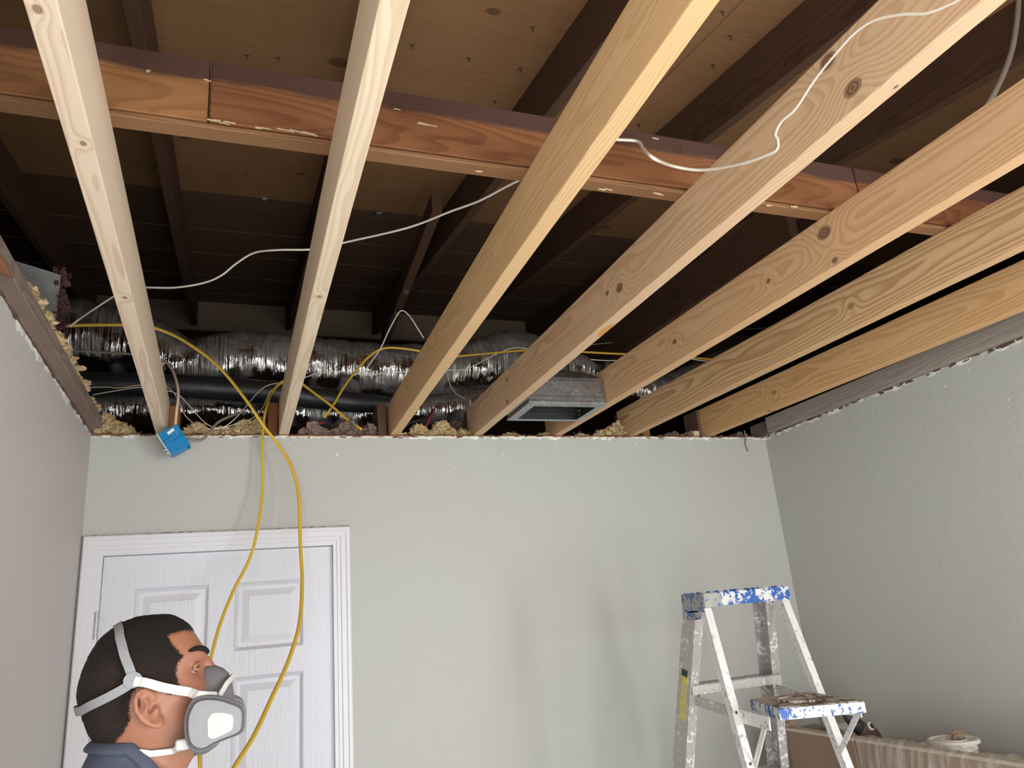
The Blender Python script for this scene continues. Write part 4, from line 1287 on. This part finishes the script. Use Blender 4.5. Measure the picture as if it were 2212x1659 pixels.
# white pail with its lid
pc = P(2060, 1602, X=2.22)
pb = Vector((pc.x, pc.y, ZSH))
RP = .068
PH = pc.z - ZSH - .054
pail = empty('white_pail', pb, 'white plastic pail with a rag on its lid, behind the plastic-covered panel', 'pail')
def ringz(c, r, z, n=40): return [(c.x + r * math.cos(2 * PI * k / n), c.y + r * math.sin(2 * PI * k / n), z) for k in range(n)]
mb = MB(); z0 = pb.z + PH
mb.loft([ringz(pb, RP * .88, pb.z), ringz(pb, RP * .93, z0 + .03), ringz(pb, RP * .96, z0 + .032), ringz(pb, RP * .96, z0 + .040), ringz(pb, RP * .93, z0 + .042), ringz(pb, RP * .95, z0 + .054)])
mb.build('pail_body', M['bucketwhite'], pail, smooth=False)
mb = MB(); mb.loft([ringz(pb, RP * .955, z0 + .0305), ringz(pb, RP * .966, z0 + .0310), ringz(pb, RP * .955, z0 + .0325)], cap=False); mb.build('dark_band', M['dark'], pail)
tl = Vector((pb.x, pb.y, 0))
mb = MB(); mb.loft([ringz(tl, RP * 1.0, z0 + .052), ringz(tl, RP * 1.12, z0 + .052), ringz(tl, RP * 1.14, z0 + .057), ringz(tl, RP * 1.10, z0 + .063), ringz(tl, RP * 1.0, z0 + .064), ringz(tl, RP * .96, z0 + .058), ringz(tl, RP * .62, z0 + .058), ringz(tl, RP * .60, z0 + .063), ringz(tl, RP * .50, z0 + .063), ringz(tl, RP * .48, z0 + .056), ringz(tl, RP * .1, z0 + .056)])
mb.build('pail_lid', M['bucketwhite'], pail, smooth=False)
crumple('crumpled_rag', (pb.x + .012, pb.y - .01, z0 + .072), .015, M['rag'], 'crumpled tan rag lying on the white pail lid', 'rag', (1.9, 1.2, .75))
# ------------------------------------------------------------------ the man
Y0 = 1.35
MANX = -0.16
man = empty('person', (MANX, Y0, 0), 'person in dark blue shirt and grey respirator looking up, before the white door', 'person')


def proj(p):
    v = Vector(p) - CAM
    z = v.dot(fwd)
    return W / 2 + F * v.dot(CR) / z, H / 2 - F * v.dot(CU) / z


def XZ(px, py):
    q = P(px, py, Y=Y0); return q.x, q.z


def tabz(pts):
    return sorted((XZ(a, b)[1], XZ(a, b)[0]) for a, b in pts)


BK = tabz([(356, 1335), (335, 1336.5), (310, 1340), (291, 1345), (272, 1353), (250, 1366), (222, 1388), (203, 1415), (184, 1449), (174, 1484), (172, 1508), (180, 1536), (186, 1553), (193, 1575), (203, 1595), (210, 1612), (212, 1640), (202, 1690)])
FR = tabz([(357, 1335), (375, 1337), (392, 1343), (405, 1350), (416, 1360), (426, 1374), (438, 1393), (446, 1408), (447, 1420), (445, 1436), (448, 1455), (455, 1480), (462, 1510), (466, 1540), (466, 1565), (464, 1585), (456, 1602), (440, 1615), (424, 1628), (412, 1645), (402, 1665), (396, 1690)])
WD = sorted((XZ(320, b)[1], w) for b, w in ((1335, .012), (1342, .034), (1352, .046), (1372, .060), (1400, .070), (1440, .0765), (1480, .0785), (1520, .077), (1550, .073), (1580, .066), (1600, .060), (1620, .057), (1645, .058), (1690, .064)))
ztop, zbot = XZ(356, 1335)[1], XZ(320, 1690)[1]
hb = MB()
rings = []
NR, NS = 74, 56
for i in range(NR):
    u = i / (NR - 1)
    z = zbot + (ztop - .0004 - zbot) * (math.sin(u * PI / 2) if u > .0 else 0)
    xb, xf, w = interp(BK, z), interp(FR, z), interp(WD, z)
    c, A = (xb + xf) / 2, (xf - xb) / 2
    ring = []
    for k in range(NS):
        t = 2 * PI * k / NS
        ct, st = math.cos(t), math.sin(t)
        x = c + A * math.copysign(abs(ct) ** .92, ct)
        y = w * math.copysign(abs(st) ** .92, st) * (1 - .13 * ct)
        ring.append(Vector((x, Y0 + y, z)))
    rings.append(ring)
# face relief: eye sockets, brow ridge, cheekbones
ex, ez = XZ(436, 1440)
for ring in rings:
    for v in ring:
        for s in (-1, 1):
            d = ((v.y - Y0 - s * .033) / .016) ** 2 + ((v.z - ez) / .011) ** 2
            if v.x > -0.07: v.x -= .010 * math.exp(-d)
            d = ((v.y - Y0 - s * .030) / .022) ** 2 + ((v.z - ez - .020) / .008) ** 2
            if v.x > -0.07: v.x += .005 * math.exp(-d)
            d = ((v.y - Y0 - s * .045) / .018) ** 2 + ((v.z - ez + .034) / .016) ** 2
            if v.x > -0.08: v.x += .006 * math.exp(-d); v.y += s * .002 * math.exp(-d)
hb.loft(rings)
# nose, lips
nb, nt = Vector((XZ(447, 1432)[0], Y0, XZ(447, 1432)[1])), Vector((XZ(490, 1490)[0], Y0, XZ(490, 1490)[1]))
hb.tube([nb + Vector((-.012, 0, .012)), nb, nb.lerp(nt, .5) + Vector((-.002, 0, 0)), nt + Vector((-.010, 0, 0)), nt + Vector((-.016, 0, -.012))], .01, 14, rfun=lambda i, a, p: (.009, (.008, .008, .010, .014, .012)[i]))
for s in (-1, 1): hb.ball(nt + Vector((-.016, s * .012, -.006)), .010, 2)
lx, lz = XZ(466, 1538)
hb.ball((lx - .004, Y0, lz + .004), .010, 2, (1, 2.2, .55)); hb.ball((lx - .004, Y0, lz - .007), .010, 2, (1, 2.0, .6))
# upper eyelids
for s in (-1, 1):
    hb.ball((ex - .019, Y0 + s * .033, ez + .006), .0135, 2, (1, 1.25, .6))
# ears
for s in (-1, 1):
    def E_(px, py, out):
        q_ = P(px, py, Y=Y0 - out); return Vector((q_.x, Y0 + s * out, q_.z))
    rim = [E_(333, 1510, .076), E_(326, 1498, .080), E_(312, 1491, .086), E_(299, 1496, .092), E_(292, 1512, .095), E_(294, 1533, .095), E_(303, 1550, .093), E_(316, 1561, .090), E_(330, 1568, .087), E_(344, 1568, .083), E_(350, 1560, .079), E_(345, 1550, .076)]
    hb.tube(spline(rim, 5), .0042, 8)
    hb.tube(spline([E_(310, 1506, .085), E_(316, 1514, .086), E_(318, 1528, .088), E_(314, 1540, .088), E_(322, 1549, .085), E_(334, 1550, .080)], 5), .0038, 8)
    hb.ball(E_(338, 1534, .079), .0058, 2, (.8, .8, 1.1))
    hb.ball(E_(337, 1561, .081), .0075, 2, (1, .6, .9))
    c = E_(314, 1530, .083)
    mt = Matrix.Translation(c)
    hb.hull8([E_(340, 1505, .070), E_(300, 1502, .088), E_(299, 1530, .090), E_(338, 1548, .070), E_(340, 1505, .066), E_(302, 1504, .080), E_(302, 1530, .082), E_(338, 1548, .066)])
    hb.hull8([E_(299, 1528, .090), E_(306, 1550, .089), E_(330, 1562, .083), E_(342, 1550, .070), E_(301, 1528, .082), E_(308, 1550, .080), E_(330, 1560, .074), E_(342, 1550, .066)])
# torso
TS = [(.86, -.165, .11, .155), (.92, -.165, .12, .172), (1.0, -.16, .112, .165), (1.10, -.155, .105, .155), (1.22, -.155, .112, .166), (1.32, -.152, .118, .178), (1.40, -.148, .108, .178), (1.445, -.142, .090, .150), (1.475, -.136, .074, .110), (1.50, -.130, .066, .080), (1.525, -.124, .060, .064), (1.55, -.118, .056, .056)]
rings = []
for z, xc, a, w in TS:
    rings.append([Vector((xc + a * math.copysign(abs(math.cos(t)) ** .85, math.cos(t)), Y0 + w * math.copysign(abs(math.sin(t)) ** .85, math.sin(t)), z)) for t in [2 * PI * k / 40 for k in range(40)]])
hb.loft(rings)
WR = {}
for s in (-1, 1):
    sh, el, wr = Vector((-.155, Y0 + s * .178, 1.405)), Vector((-.185, Y0 + s * .235, 1.13)), Vector((-.125, Y0 + s * .245, .885))
    ps = [sh + Vector((0, -s * .05, .005)), sh, sh.lerp(el, .35), sh.lerp(el, .7), el, el.lerp(wr, .25), el.lerp(wr, .6), wr]
    rd = [.05, .058, .054, .046, .041, .043, .036, .027]
    hb.tube(spline(ps, 5), .04, 18, rfun=lambda i, a, p: interp([(k * 5, v) for k, v in enumerate(rd)], i))
    # hand hanging beside the thigh, palm inwards, fingers slightly curled
    fd = Vector((.10, -s * .02, -1)).normalized(); side = Vector((1, 0, .10)).normalized(); inn = Vector((0, -s, 0))
    pm = wr + fd * .005
    hb.tube([wr - fd * .01, pm + fd * .02, pm + fd * .055, pm + fd * .088], .03, 14, flat=(1, 0, .1), rfun=lambda i, a, p: ((.027, .036, .041, .038)[i], (.022, .017, .015, .012)[i]))
    for k, (off, ln) in enumerate(((.030, .072), (.0098, .080), (-.0105, .075), (-.030, .058))):
        b = pm + fd * .082 + side * off
        d1 = (fd + inn * .18 + side * off * 1.5).normalized(); d2 = (fd + inn * .55).normalized(); d3 = (fd + inn * .95).normalized()
        j1 = b + d1 * ln * .45; j2 = j1 + d2 * ln * .32; j3 = j2 + d3 * ln * .25
        hb.tube([b - fd * .02, b, j1, j2, j3], .009, 10, rfun=lambda i, a, p: (.0088, .0092, .0086, .0080, .0062)[i])
    b = pm + fd * .018 + side * .028
    hb.tube([b - side * .012, b, b + (fd * .6 + side * .75 + inn * .2).normalized() * .036, b + (fd * .6 + side * .75 + inn * .2).normalized() * .036 + (fd + side * .25 + inn * .25).normalized() * .028], .01, 10, rfun=lambda i, a, p: (.014, .0125, .0105, .0075)[i])
    # leg and foot
    hp, kn, an = Vector((-.165, Y0 + s * .088, .90)), Vector((-.150, Y0 + s * .10, .50)), Vector((-.185, Y0 + s * .105, .085))
    hb.tube(spline([hp + Vector((0, 0, .02)), hp.lerp(kn, .3), hp.lerp(kn, .7), kn, kn.lerp(an, .3), kn.lerp(an, .7), an], 5), .06, 20, rfun=lambda i, a, p: interp([(0, .086), (5, .083), (10, .066), (15, .055), (20, .056), (25, .043), (30, .038)], i))
    hb.tube([an + Vector((-.03, 0, -.03)), an + Vector((.03, 0, -.04)), an + Vector((.11, s * .01, -.055)), an + Vector((.17, s * .015, -.062))], .035, 14, flat=(0, 0, 1), rfun=lambda i, a, p: ((.036, .04, .026, .018)[i], (.032, .038, .042, .036)[i]))

tmp = hb.build('bodytmp', None)
rm = tmp.modifiers.new('r', 'REMESH'); rm.mode = 'VOXEL'; rm.voxel_size = 0.0031; rm.use_smooth_shade = True
sm = tmp.modifiers.new('s', 'SMOOTH'); sm.factor = 0.5; sm.iterations = 5
dg = bpy.context.evaluated_depsgraph_get()
me = bpy.data.meshes.new_from_object(tmp.evaluated_get(dg))
bpy.data.objects.remove(tmp)


def skinmat():
    n = N('tanned_skin')
    co = n.coord()
    x, y, z = n.sep(co)
    f = n.noise(co, 60, 4)
    g = n.noise(co, 14, 3)
    c = n.mix(g, (0.27, 0.112, 0.066), (0.34, 0.15, 0.092))
    # beard shadow on jaw and chin
    bz = n.m('MULTIPLY', n.step(z, XZ(400, 1540)[1], XZ(400, 1580)[1]), n.m('MULTIPLY', n.step(z, 1.515, 1.54), n.step(x, XZ(355, 1500)[0], XZ(395, 1500)[0])))
    c = n.mix(n.m('MULTIPLY', bz, n.m('MULTIPLY_ADD', n.step(n.noise(co, 420, 2), .4, .6), .45, .25)), c, (0.13, 0.085, 0.065))
    n.bump(n.m('ADD', f, n.noise(co, 300, 2)), 0.12, 0.002)
    n.b.inputs['Subsurface Weight'].default_value = 0.08
    n.b.inputs['Subsurface Radius'].default_value = (0.012, 0.005, 0.003)
    return n.out(c, 0.48, spec=0.4)


me.materials.clear(); me.materials.append(skinmat())
for p in me.polygons: p.use_smooth = True
body = link('body', me, man)
bvh = BVHTree.FromPolygons([v.co[:] for v in me.vertices], [p.vertices[:] for p in me.polygons])


def shell(name, test, off, mat, th=0.0, dens=None):
    """cloth or hair: the faces of the body that pass the test, lifted off the skin"""
    keep = [p for p in me.polygons if test(p.center, p.normal)]
    ids = {}
    vs, fs = [], []
    for p in keep:
        for i in p.vertices:
            if i not in ids:
                v = me.vertices[i]
                ids[i] = len(vs); vs.append(v.co + v.normal * off(v.co, v.normal))
        fs.append([ids[i] for i in p.vertices])
    m2 = bpy.data.meshes.new(name)
    m2.from_pydata(vs, [], fs); m2.update()
    if dens:
        at = m2.attributes.new('hair_amount', 'FLOAT', 'POINT')
        for i, j in ids.items(): at.data[j].value = dens(me.vertices[i].co)
    for p in m2.polygons: p.use_smooth = True
    m2.materials.append(mat)
    o = link(name, m2, man)
    if th:
        s_ = o.modifiers.new('t', 'SOLIDIFY'); s_.thickness = th; s_.offset = 1
    return o


HP = [(428, 1352), (421, 1363), (395, 1363), (362, 1374), (372, 1393), (396, 1418), (384, 1432), (380, 1452), (386, 1480), (378, 1498), (362, 1500), (344, 1490), (318, 1482), (296, 1486), (284, 1502), (279, 1530), (281, 1556), (268, 1580), (247, 1606), (222, 1622), (120, 1640), (100, 1450), (200, 1300), (440, 1300)]


def inpoly(px, py):
    ins = False
    n_ = len(HP); dmin = 1e9
    for i in range(n_):
        (x1, y1), (x2, y2) = HP[i], HP[(i + 1) % n_]
        if (y1 > py) != (y2 > py) and px < (x2 - x1) * (py - y1) / (y2 - y1) + x1: ins = not ins
        t = max(0, min(1, ((px - x1) * (x2 - x1) + (py - y1) * (y2 - y1)) / ((x2 - x1) ** 2 + (y2 - y1) ** 2 + 1e-9)))
        dmin = min(dmin, math.hypot(px - x1 - t * (x2 - x1), py - y1 - t * (y2 - y1)))
    return dmin if ins else -dmin


def near(p): return proj((p.x, Y0 - abs(p.y - Y0), p.z))


zneck = XZ(320, 1622)[1]


def hairtest(c, n_):
    if c.z < zneck - .004 or abs(c.y - Y0) > .0845: return False
    return inpoly(*near(c)) > -7


def hairoff(c, n_):
    d = inpoly(*near(c))
    t = max(0, min(1, d / 45))
    hi = max(0, min(1, (c.z - XZ(320, 1440)[1]) / .05))
    return .0010 + t * (.0022 + .0045 * hi) + .0012 * t * noise.noise(c * 220)


def hairmat(fade=True):
    n = N('short_black_hair')
    co = n.coord()
    x, y, z = n.sep(co)
    f = n.noise(n.vm('MULTIPLY', co, (900, 900, 500)), 1.0, 3, 0.7)
    side = n.step(z, XZ(320, 1450)[1], XZ(320, 1395)[1])
    lowc = n.mix(n.m('MULTIPLY', n.step(f, .35, .75), n.noise(co, 22, 3)), (0.009, 0.006, 0.005), (0.085, 0.047, 0.032))
    c = n.mix(side, lowc, n.mix(f, (0.004, 0.003, 0.003), (0.018, 0.014, 0.012)))
    n.bump(f, 0.8, 0.004)
    if fade:
        at = n.new('ShaderNodeAttribute', attribute_name='hair_amount').outputs['Fac']
        g = n.noise(n.vm('MULTIPLY', co, (700, 900, 420)), 1.0, 2, 0.6)
        n.put(n.b.inputs['Alpha'], n.step(n.m('ADD', at, n.m('MULTIPLY', n.m('SUBTRACT', g, 0.5), 1.6)), 0.30, 0.62))
    return n.out(c, 0.62, spec=0.25)


HM = hairmat()
shell('hair', hairtest, hairoff, HM, dens=lambda c: max(0, min(1, (inpoly(*near(c)) + 7) / 17)))


def collar_z(x): return 1.553 - .10 * (x + .18) - 1.1 * max(0, x + .125)


SHIRT = plain('dark_blue_jersey', (0.062, 0.072, 0.105), 0.9, var=0.25, scale=55, bump=0.3)
JEANS = plain('dark_work_trousers', (0.05, 0.05, 0.06), 0.9, var=0.25, scale=40)
inarm = lambda c: abs(c.y - Y0) > .205 or (c.z < 1.20 and abs(c.y - Y0) > .185)
shell('shirt', lambda c, n_: c.z < collar_z(c.x) and ((c.z > .93 and not inarm(c)) or (inarm(c) and c.z > 1.17)), lambda c, n_: .007 + .004 * noise.noise(c * 14), SHIRT, .002)
shell('trousers', lambda c, n_: .085 < c.z < .97 and not (abs(c.y - Y0) > .195 and c.z > .70), lambda c, n_: .008 + .008 * max(0, (.5 - c.z)) + .005 * noise.noise(c * 12), JEANS, .002)
# collar band round the neck
mb = MB()
ps = []
for k in range(41):
    t = 2 * PI * k / 40
    d = Vector((math.cos(t), math.sin(t), 0))
    c = Vector((-.126, Y0, 0))
    z = 1.54
    for _ in range(5):
        h = bvh.ray_cast(Vector((c.x, c.y, z)) + d * .4, -d)
        if h[0] is None: break
        z = collar_z(h[0].x)
    ps.append(h[0] + d * .008 + Vector((0, 0, .001)))
mb.tube(ps, .006, 10, flat=(0, 0, 1), rfun=lambda i, a, p: (.010, .0045), cap=False)
mb.build('collar', SHIRT, man, smooth=True)
for s in (-1, 1):
    an = Vector((-.185, Y0 + s * .105, 0))
    mb = MB()
    rg = []
    for z, k in ((.0, 1.0), (.022, 1.02), (.024, .96), (.05, .92), (.075, .72), (.10, .58)):
        r_ = []
        for q in range(28):
            t = 2 * PI * q / 28
            L = (.155 if math.cos(t) > 0 else .085)
            if z > .05: L = L * (1 - (z - .05) * (9 if math.cos(t) > 0 else 3))
            r_.append(an + Vector((.045 * (1 if z < .06 else .3) + math.cos(t) * L * k, math.sin(t) * .050 * min(1, k + .1), z)))
        rg.append(r_)
    mb.loft(rg)
    mb.build('shoe', M['black'], man, smooth=True)
# eyes and brows
BROW = hairmat(False)
EW = plain('eye_white', (0.34, 0.30, 0.28), 0.25, var=0.03)
for s in (-1, 1):
    c = Vector((ex - .0160, Y0 + s * .0318, ez - .001))
    mb = MB(); mb.ball(c, .0111, 3); e_ = mb.build('eye', EW, man, smooth=True)
    d = Vector((1, s * .45, .10)).normalized()
    u_ = d.orthogonal().normalized(); v_ = d.cross(u_)
    mb = MB(); mb.loft([[c + (d * math.cos(a) + (u_ * math.cos(q) + v_ * math.sin(q)) * math.sin(a)) * .01135 for q in [2 * PI * k / 20 for k in range(20)]] for a in (.62, .45, .25, .05)])
    mb.build('iris', M['black'], e_, smooth=True)
    for nm, up, rr_ in (('upper_eyelid', 1, .0034), ('lower_eyelid', -1, .0030)):
        mb = MB(); lp = []
        for k in range(11):
            t = -1.25 + 2.5 * k / 10
            el_ = up * (.50 if up > 0 else .20) * math.cos(t * 1.05) + .06
            lp.append(c + Vector((math.cos(t) * math.cos(el_), s * math.sin(t) * math.cos(el_) , math.sin(el_))) * .0132)
        mb.tube(lp, rr_, 8); k_ = mb.build(nm, me.materials[0], man, smooth=True)
        if up > 0:
            mb = MB(); mb.tube([p + Vector((.0018, 0, -.0026)) for p in lp], .0017, 6); mb.build('eyelashes', M['black'], k_)
    mb = MB()
    bp = []
    for k in range(9):
        a = s * (.014 + .036 * k / 8)
        h = bvh.ray_cast(Vector((ex + .1, Y0 + a, ez + .021 + .007 * math.sin(PI * k / 10))), Vector((-1, 0, 0)))
        bp.append(h[0] + Vector((.0015, 0, 0)))
    mb.tube(bp, .004, 8, flat=(0, 0, 1), rfun=lambda i, a, p: ((.0035, .0045, .005, .005, .0048, .0042, .0036, .003, .0015)[i], .0025))
    mb.build('eyebrow', BROW, man, smooth=True)

# half mask respirator
MG = plain('grey_silicone', (0.15, 0.146, 0.15), 0.5, var=0.06)
MG2 = plain('light_grey_plastic', (0.19, 0.19, 0.197), 0.45, var=0.04)
MW = plain('white_elastic', (0.54, 0.53, 0.50), 0.8, var=0.04, scale=90)
MY = plain('light_grey_harness', (0.25, 0.25, 0.255), 0.6, var=0.08, scale=40)
MC = plain('white_filter_pad', (0.52, 0.475, 0.445), 0.9, var=0.03)
mask = link('respirator_mask', None, man, loc=(XZ(480, 1540)[0], Y0, XZ(480, 1540)[1]))
mb = MB()
rings = []
for py, xb, xf, w in ((1438, 452, 466, .010), (1446, 448, 482, .017), (1458, 447, 494, .025), (1476, 447, 501, .034), (1500, 447, 505, .042), (1530, 446, 507, .047), (1565, 444, 504, .048), (1595, 438, 490, .043), (1615, 428, 470, .034), (1628, 424, 450, .022)):
    x0, z = XZ(xb, py); x1, _ = XZ(xf, py)
    ring = []
    for k in range(28):
        t = 2 * PI * k / 28
        ct, st = math.cos(t), math.sin(t)
        x = x0 + (x1 - x0) * max(0, ct) if ct > 0 else x0 + .012 * ct
        ring.append(Vector((x, Y0 + w * st, z)))
    rings.append(ring)
mb.loft(rings)
mb.build('facepiece', MG, mask, smooth=True)
OUT = [(397, 1568), (399, 1545), (405, 1528), (415, 1512), (430, 1504), (452, 1502), (478, 1505), (503, 1513), (524, 1522), (532, 1533), (533, 1550), (531, 1573), (524, 1585), (505, 1594), (482, 1602), (458, 1613), (438, 1624), (420, 1624), (406, 1614), (399, 1594)]
PAD = [(449, 1572), (449, 1556), (456, 1543), (468, 1539), (490, 1541), (502, 1547), (503, 1562), (500, 1575), (490, 1582), (470, 1591), (458, 1594), (450, 1588)]
for s in (-1, 1):
    YC = Y0 - .088

    def cl(pts):
        q = pts + pts[:3]
        return [v for v in spline([P(a, b, Y=YC) for a, b in q], 4)[4:4 * (len(pts)) + 4]]
    o_ = cl(OUT); c = sum(o_, Vector()) / len(o_)

    def ringat(k, dy, tw=0.0):
        r_ = []
        for v in o_:
            q = c + (v - c) * k
            yy = q.y + dy + (q.x - c.x) * .10
            r_.append(Vector((q.x, Y0 + (yy - Y0) * (-s), q.z)))
        return r_
    mb = MB()
    mb.loft([ringat(.90, .030), ringat(.98, .026), ringat(1.0, .020), ringat(1.0, .008), ringat(.975, .003), ringat(.93, .001), ringat(.905, .004), ringat(.885, .0035), ringat(.865, -.002), ringat(.83, -.0055), ringat(.6, -.006)])
    ct = mb.build('filter_cartridge', MG2, mask, smooth=False)
    p_ = cl(PAD); pc_ = sum(p_, Vector()) / len(p_)
    mb = MB()
    pr = lambda k, dy: [Vector(((pc_ + (v - pc_) * k).x, Y0 + (v.y + dy + (v.x - c.x) * .10 - Y0) * (-s), (pc_ + (v - pc_) * k).z)) for v in p_]
    mb.loft([pr(1.04, -.004), pr(1.03, -.0066), pr(1.0, -.0072), pr(.9, -.0068)])
    mb.build('filter_pad', MC, ct)
    mb = MB(); mb.tube([Vector((c.x - .005, Y0 + s * .028, c.z + .002)), Vector((c.x - .005, Y0 + s * .064, c.z + .002))], .026, 24)
    mb.build('inhale_port', MG, mask, smooth=True)


def ribbon(name, pts, nrm, wid, m, th=.0018, parent=None):
    mb = MB(); rings = []
    L = len(pts)
    for i, p in enumerate(pts):
        t = (pts[min(i + 1, L - 1)] - pts[max(0, i - 1)]).normalized()
        n_ = nrm[i]; n_ = (n_ - t * n_.dot(t)).normalized()
        b = t.cross(n_)
        w = wid[i] if isinstance(wid, list) else wid
        rings.append([p - b * w / 2, p + b * w / 2, p + b * w / 2 + n_ * th, p - b * w / 2 + n_ * th])
    mb.loft(rings)
    return mb.build(name, m, parent or mask)


def onhead(px, py, lift):
    d = ray(px, py).normalized()
    h = bvh.ray_cast(CAM, d)
    if h[0] is None: return None
    return h[0] + h[1] * lift, h[1]


def strap(name, pixels, lift, wid, m, mid=None, n_=6, ends=None):
    """near half laid on the head through the pixels, mirrored to the far side"""
    sp_ = spline([Vector((a, b, 0)) for a, b in pixels], n_)
    pts, nr = [], []
    for v in sp_:
        r_ = onhead(v.x, v.y, lift)
        if r_: pts.append(r_[0]); nr.append(r_[1])
    for _ in range(3):
        pts = [pts[0]] + [(pts[i - 1] + pts[i] * 2 + pts[i + 1]) / 4 for i in range(1, len(pts) - 1)] + [pts[-1]]
        nr = [nr[0]] + [(nr[i - 1] + nr[i] * 2 + nr[i + 1]).normalized() for i in range(1, len(nr) - 1)] + [nr[-1]]
    if mid is not None:
        h = bvh.ray_cast(Vector(mid[0]), Vector(mid[1]))
        q, qn = h[0] + h[1] * lift, h[1]
        # continue from the last visible point round to the middle line
        a, an_ = pts[-1], nr[-1]
        for k in range(1, 9):
            u = k / 8
            c = a.lerp(q, u)
            hh = bvh.find_nearest(c)
            pts.append(hh[0] + hh[1] * lift); nr.append(hh[1])
        pts = pts + [Vector((p.x, 2 * Y0 - p.y, p.z)) for p in pts[-2::-1]]
        nr = nr + [Vector((p.x, -p.y, p.z)) for p in nr[-2::-1]]
        return ribbon(name, pts, nr, wid, m)
    o = ribbon(name, pts, nr, wid, m)
    ribbon(name, [Vector((p.x, 2 * Y0 - p.y, p.z)) for p in pts], [Vector((p.x, -p.y, p.z)) for p in nr], wid, m)
    return o


xt, zt = XZ(268, 1352)
strap('crown_strap', [(291, 1472), (283, 1450), (274, 1425), (268, 1400), (264, 1382), (263, 1368)], .0085, .0125, MY, mid=((xt - .004, Y0, zt + .2), (0, 0, -1)))
xn, zn = XZ(176, 1528)
strap('back_strap', [(291, 1472), (276, 1483), (255, 1495), (230, 1508), (205, 1520), (188, 1530)], .0075, .0125, MY, mid=((xn - .2, Y0, zn), (1, 0, 0)))
for s in (-1, 1):
    r_ = onhead(288, 1470, .0095)
    p, n_ = r_
    if s > 0: p, n_ = Vector((p.x, 2 * Y0 - p.y, p.z)), Vector((n_.x, -n_.y, n_.z))
    mb = MB(); t1 = Vector((1, 0, 0)); t1 = (t1 - n_ * t1.dot(n_)).normalized(); t2 = n_.cross(t1)
    mb.loft([[p + (t1 * math.cos(2 * PI * k / 18) * .0125 + t2 * math.sin(2 * PI * k / 18) * .011) + n_ * e for k in range(18)] for e in (0, .002)])
    mb.build('harness_joint', MY, mask)
# white strap from the harness joint to the top of the cartridge
sp_ = [(290, 1472), (315, 1479), (345, 1485), (375, 1492), (400, 1497)]
pts, nr = [], []
for a, b in sp_:
    r_ = onhead(a, b, .0105)
    pts.append(r_[0]); nr.append(r_[1])
endp = P(432, 1503, Y=Y0 - .080); pts.append(pts[-1].lerp(endp, .5)); nr.append(Vector((.1, -1, .1)).normalized()); pts.append(endp); nr.append(Vector((0, -1, .2)).normalized())
pts.append(P(468, 1504, Y=Y0 - .066)); nr.append(Vector((0.2, -.8, .5)).normalized())
pts2 = spline(pts, 5)
nr2 = [nr[min(int(i / 5 + .5), len(nr) - 1)] for i in range(len(pts2))]
ribbon('white_strap', pts2, nr2, .0125, MW)
mir = lambda L_: [Vector((p.x, 2 * Y0 - p.y, p.z)) for p in L_]
ribbon('white_strap', mir(pts2), [Vector((p.x, -p.y, p.z)) for p in nr2], .0125, MW)
# short white strap over the nose part
q = spline([P(505, 1459, Y=Y0 - .004), P(497, 1468, Y=Y0 - .022), P(488, 1478, Y=Y0 - .036), P(481, 1490, Y=Y0 - .045), P(473, 1503, Y=Y0 - .055)], 5)
ribbon('nose_strap', q, [Vector((.7, -.5, .4)).normalized()] * len(q), .0075, MW, .002)
ribbon('nose_strap', mir(q), [Vector((.7, .5, .4)).normalized()] * len(q), .0075, MW, .002)
# neck strap
st0 = [P(400, 1613, Y=Y0 - .078), P(388, 1615, Y=Y0 - .072)]
near_ = []
for a, b in ((372, 1618), (350, 1622), (325, 1625), (305, 1625)):
    r_ = onhead(a, b, .006); near_.append(r_)
hx = bvh.ray_cast(Vector((-.5, Y0, XZ(215, 1618)[1])), Vector((1, 0, 0)))
pts = st0 + [r_[0] for r_ in near_]
nr = [Vector((0, -1, -.1))] * 2 + [r_[1] for r_ in near_]
a = pts[-1]; q = hx[0] + hx[1] * .007
for k in range(1, 9):
    hh = bvh.find_nearest(a.lerp(q, k / 8)); pts.append(hh[0] + hh[1] * .007); nr.append(hh[1])
pts = pts + mir(pts[-2::-1]); nr = nr + [Vector((p.x, -p.y, p.z)) for p in nr[-2::-1]]
ribbon('neck_strap', pts, nr, .0085, MW)
for s in (-1, 1):
    mb = MB(); c = P(395, 1608, Y=Y0 - .076); c = Vector((c.x, Y0 + (c.y - Y0) * -s, c.z)); mb.box(c - Vector((.010, .004, .007)), c + Vector((.010, .004, .007)), .002); mb.build('strap_buckle', MW, mask)
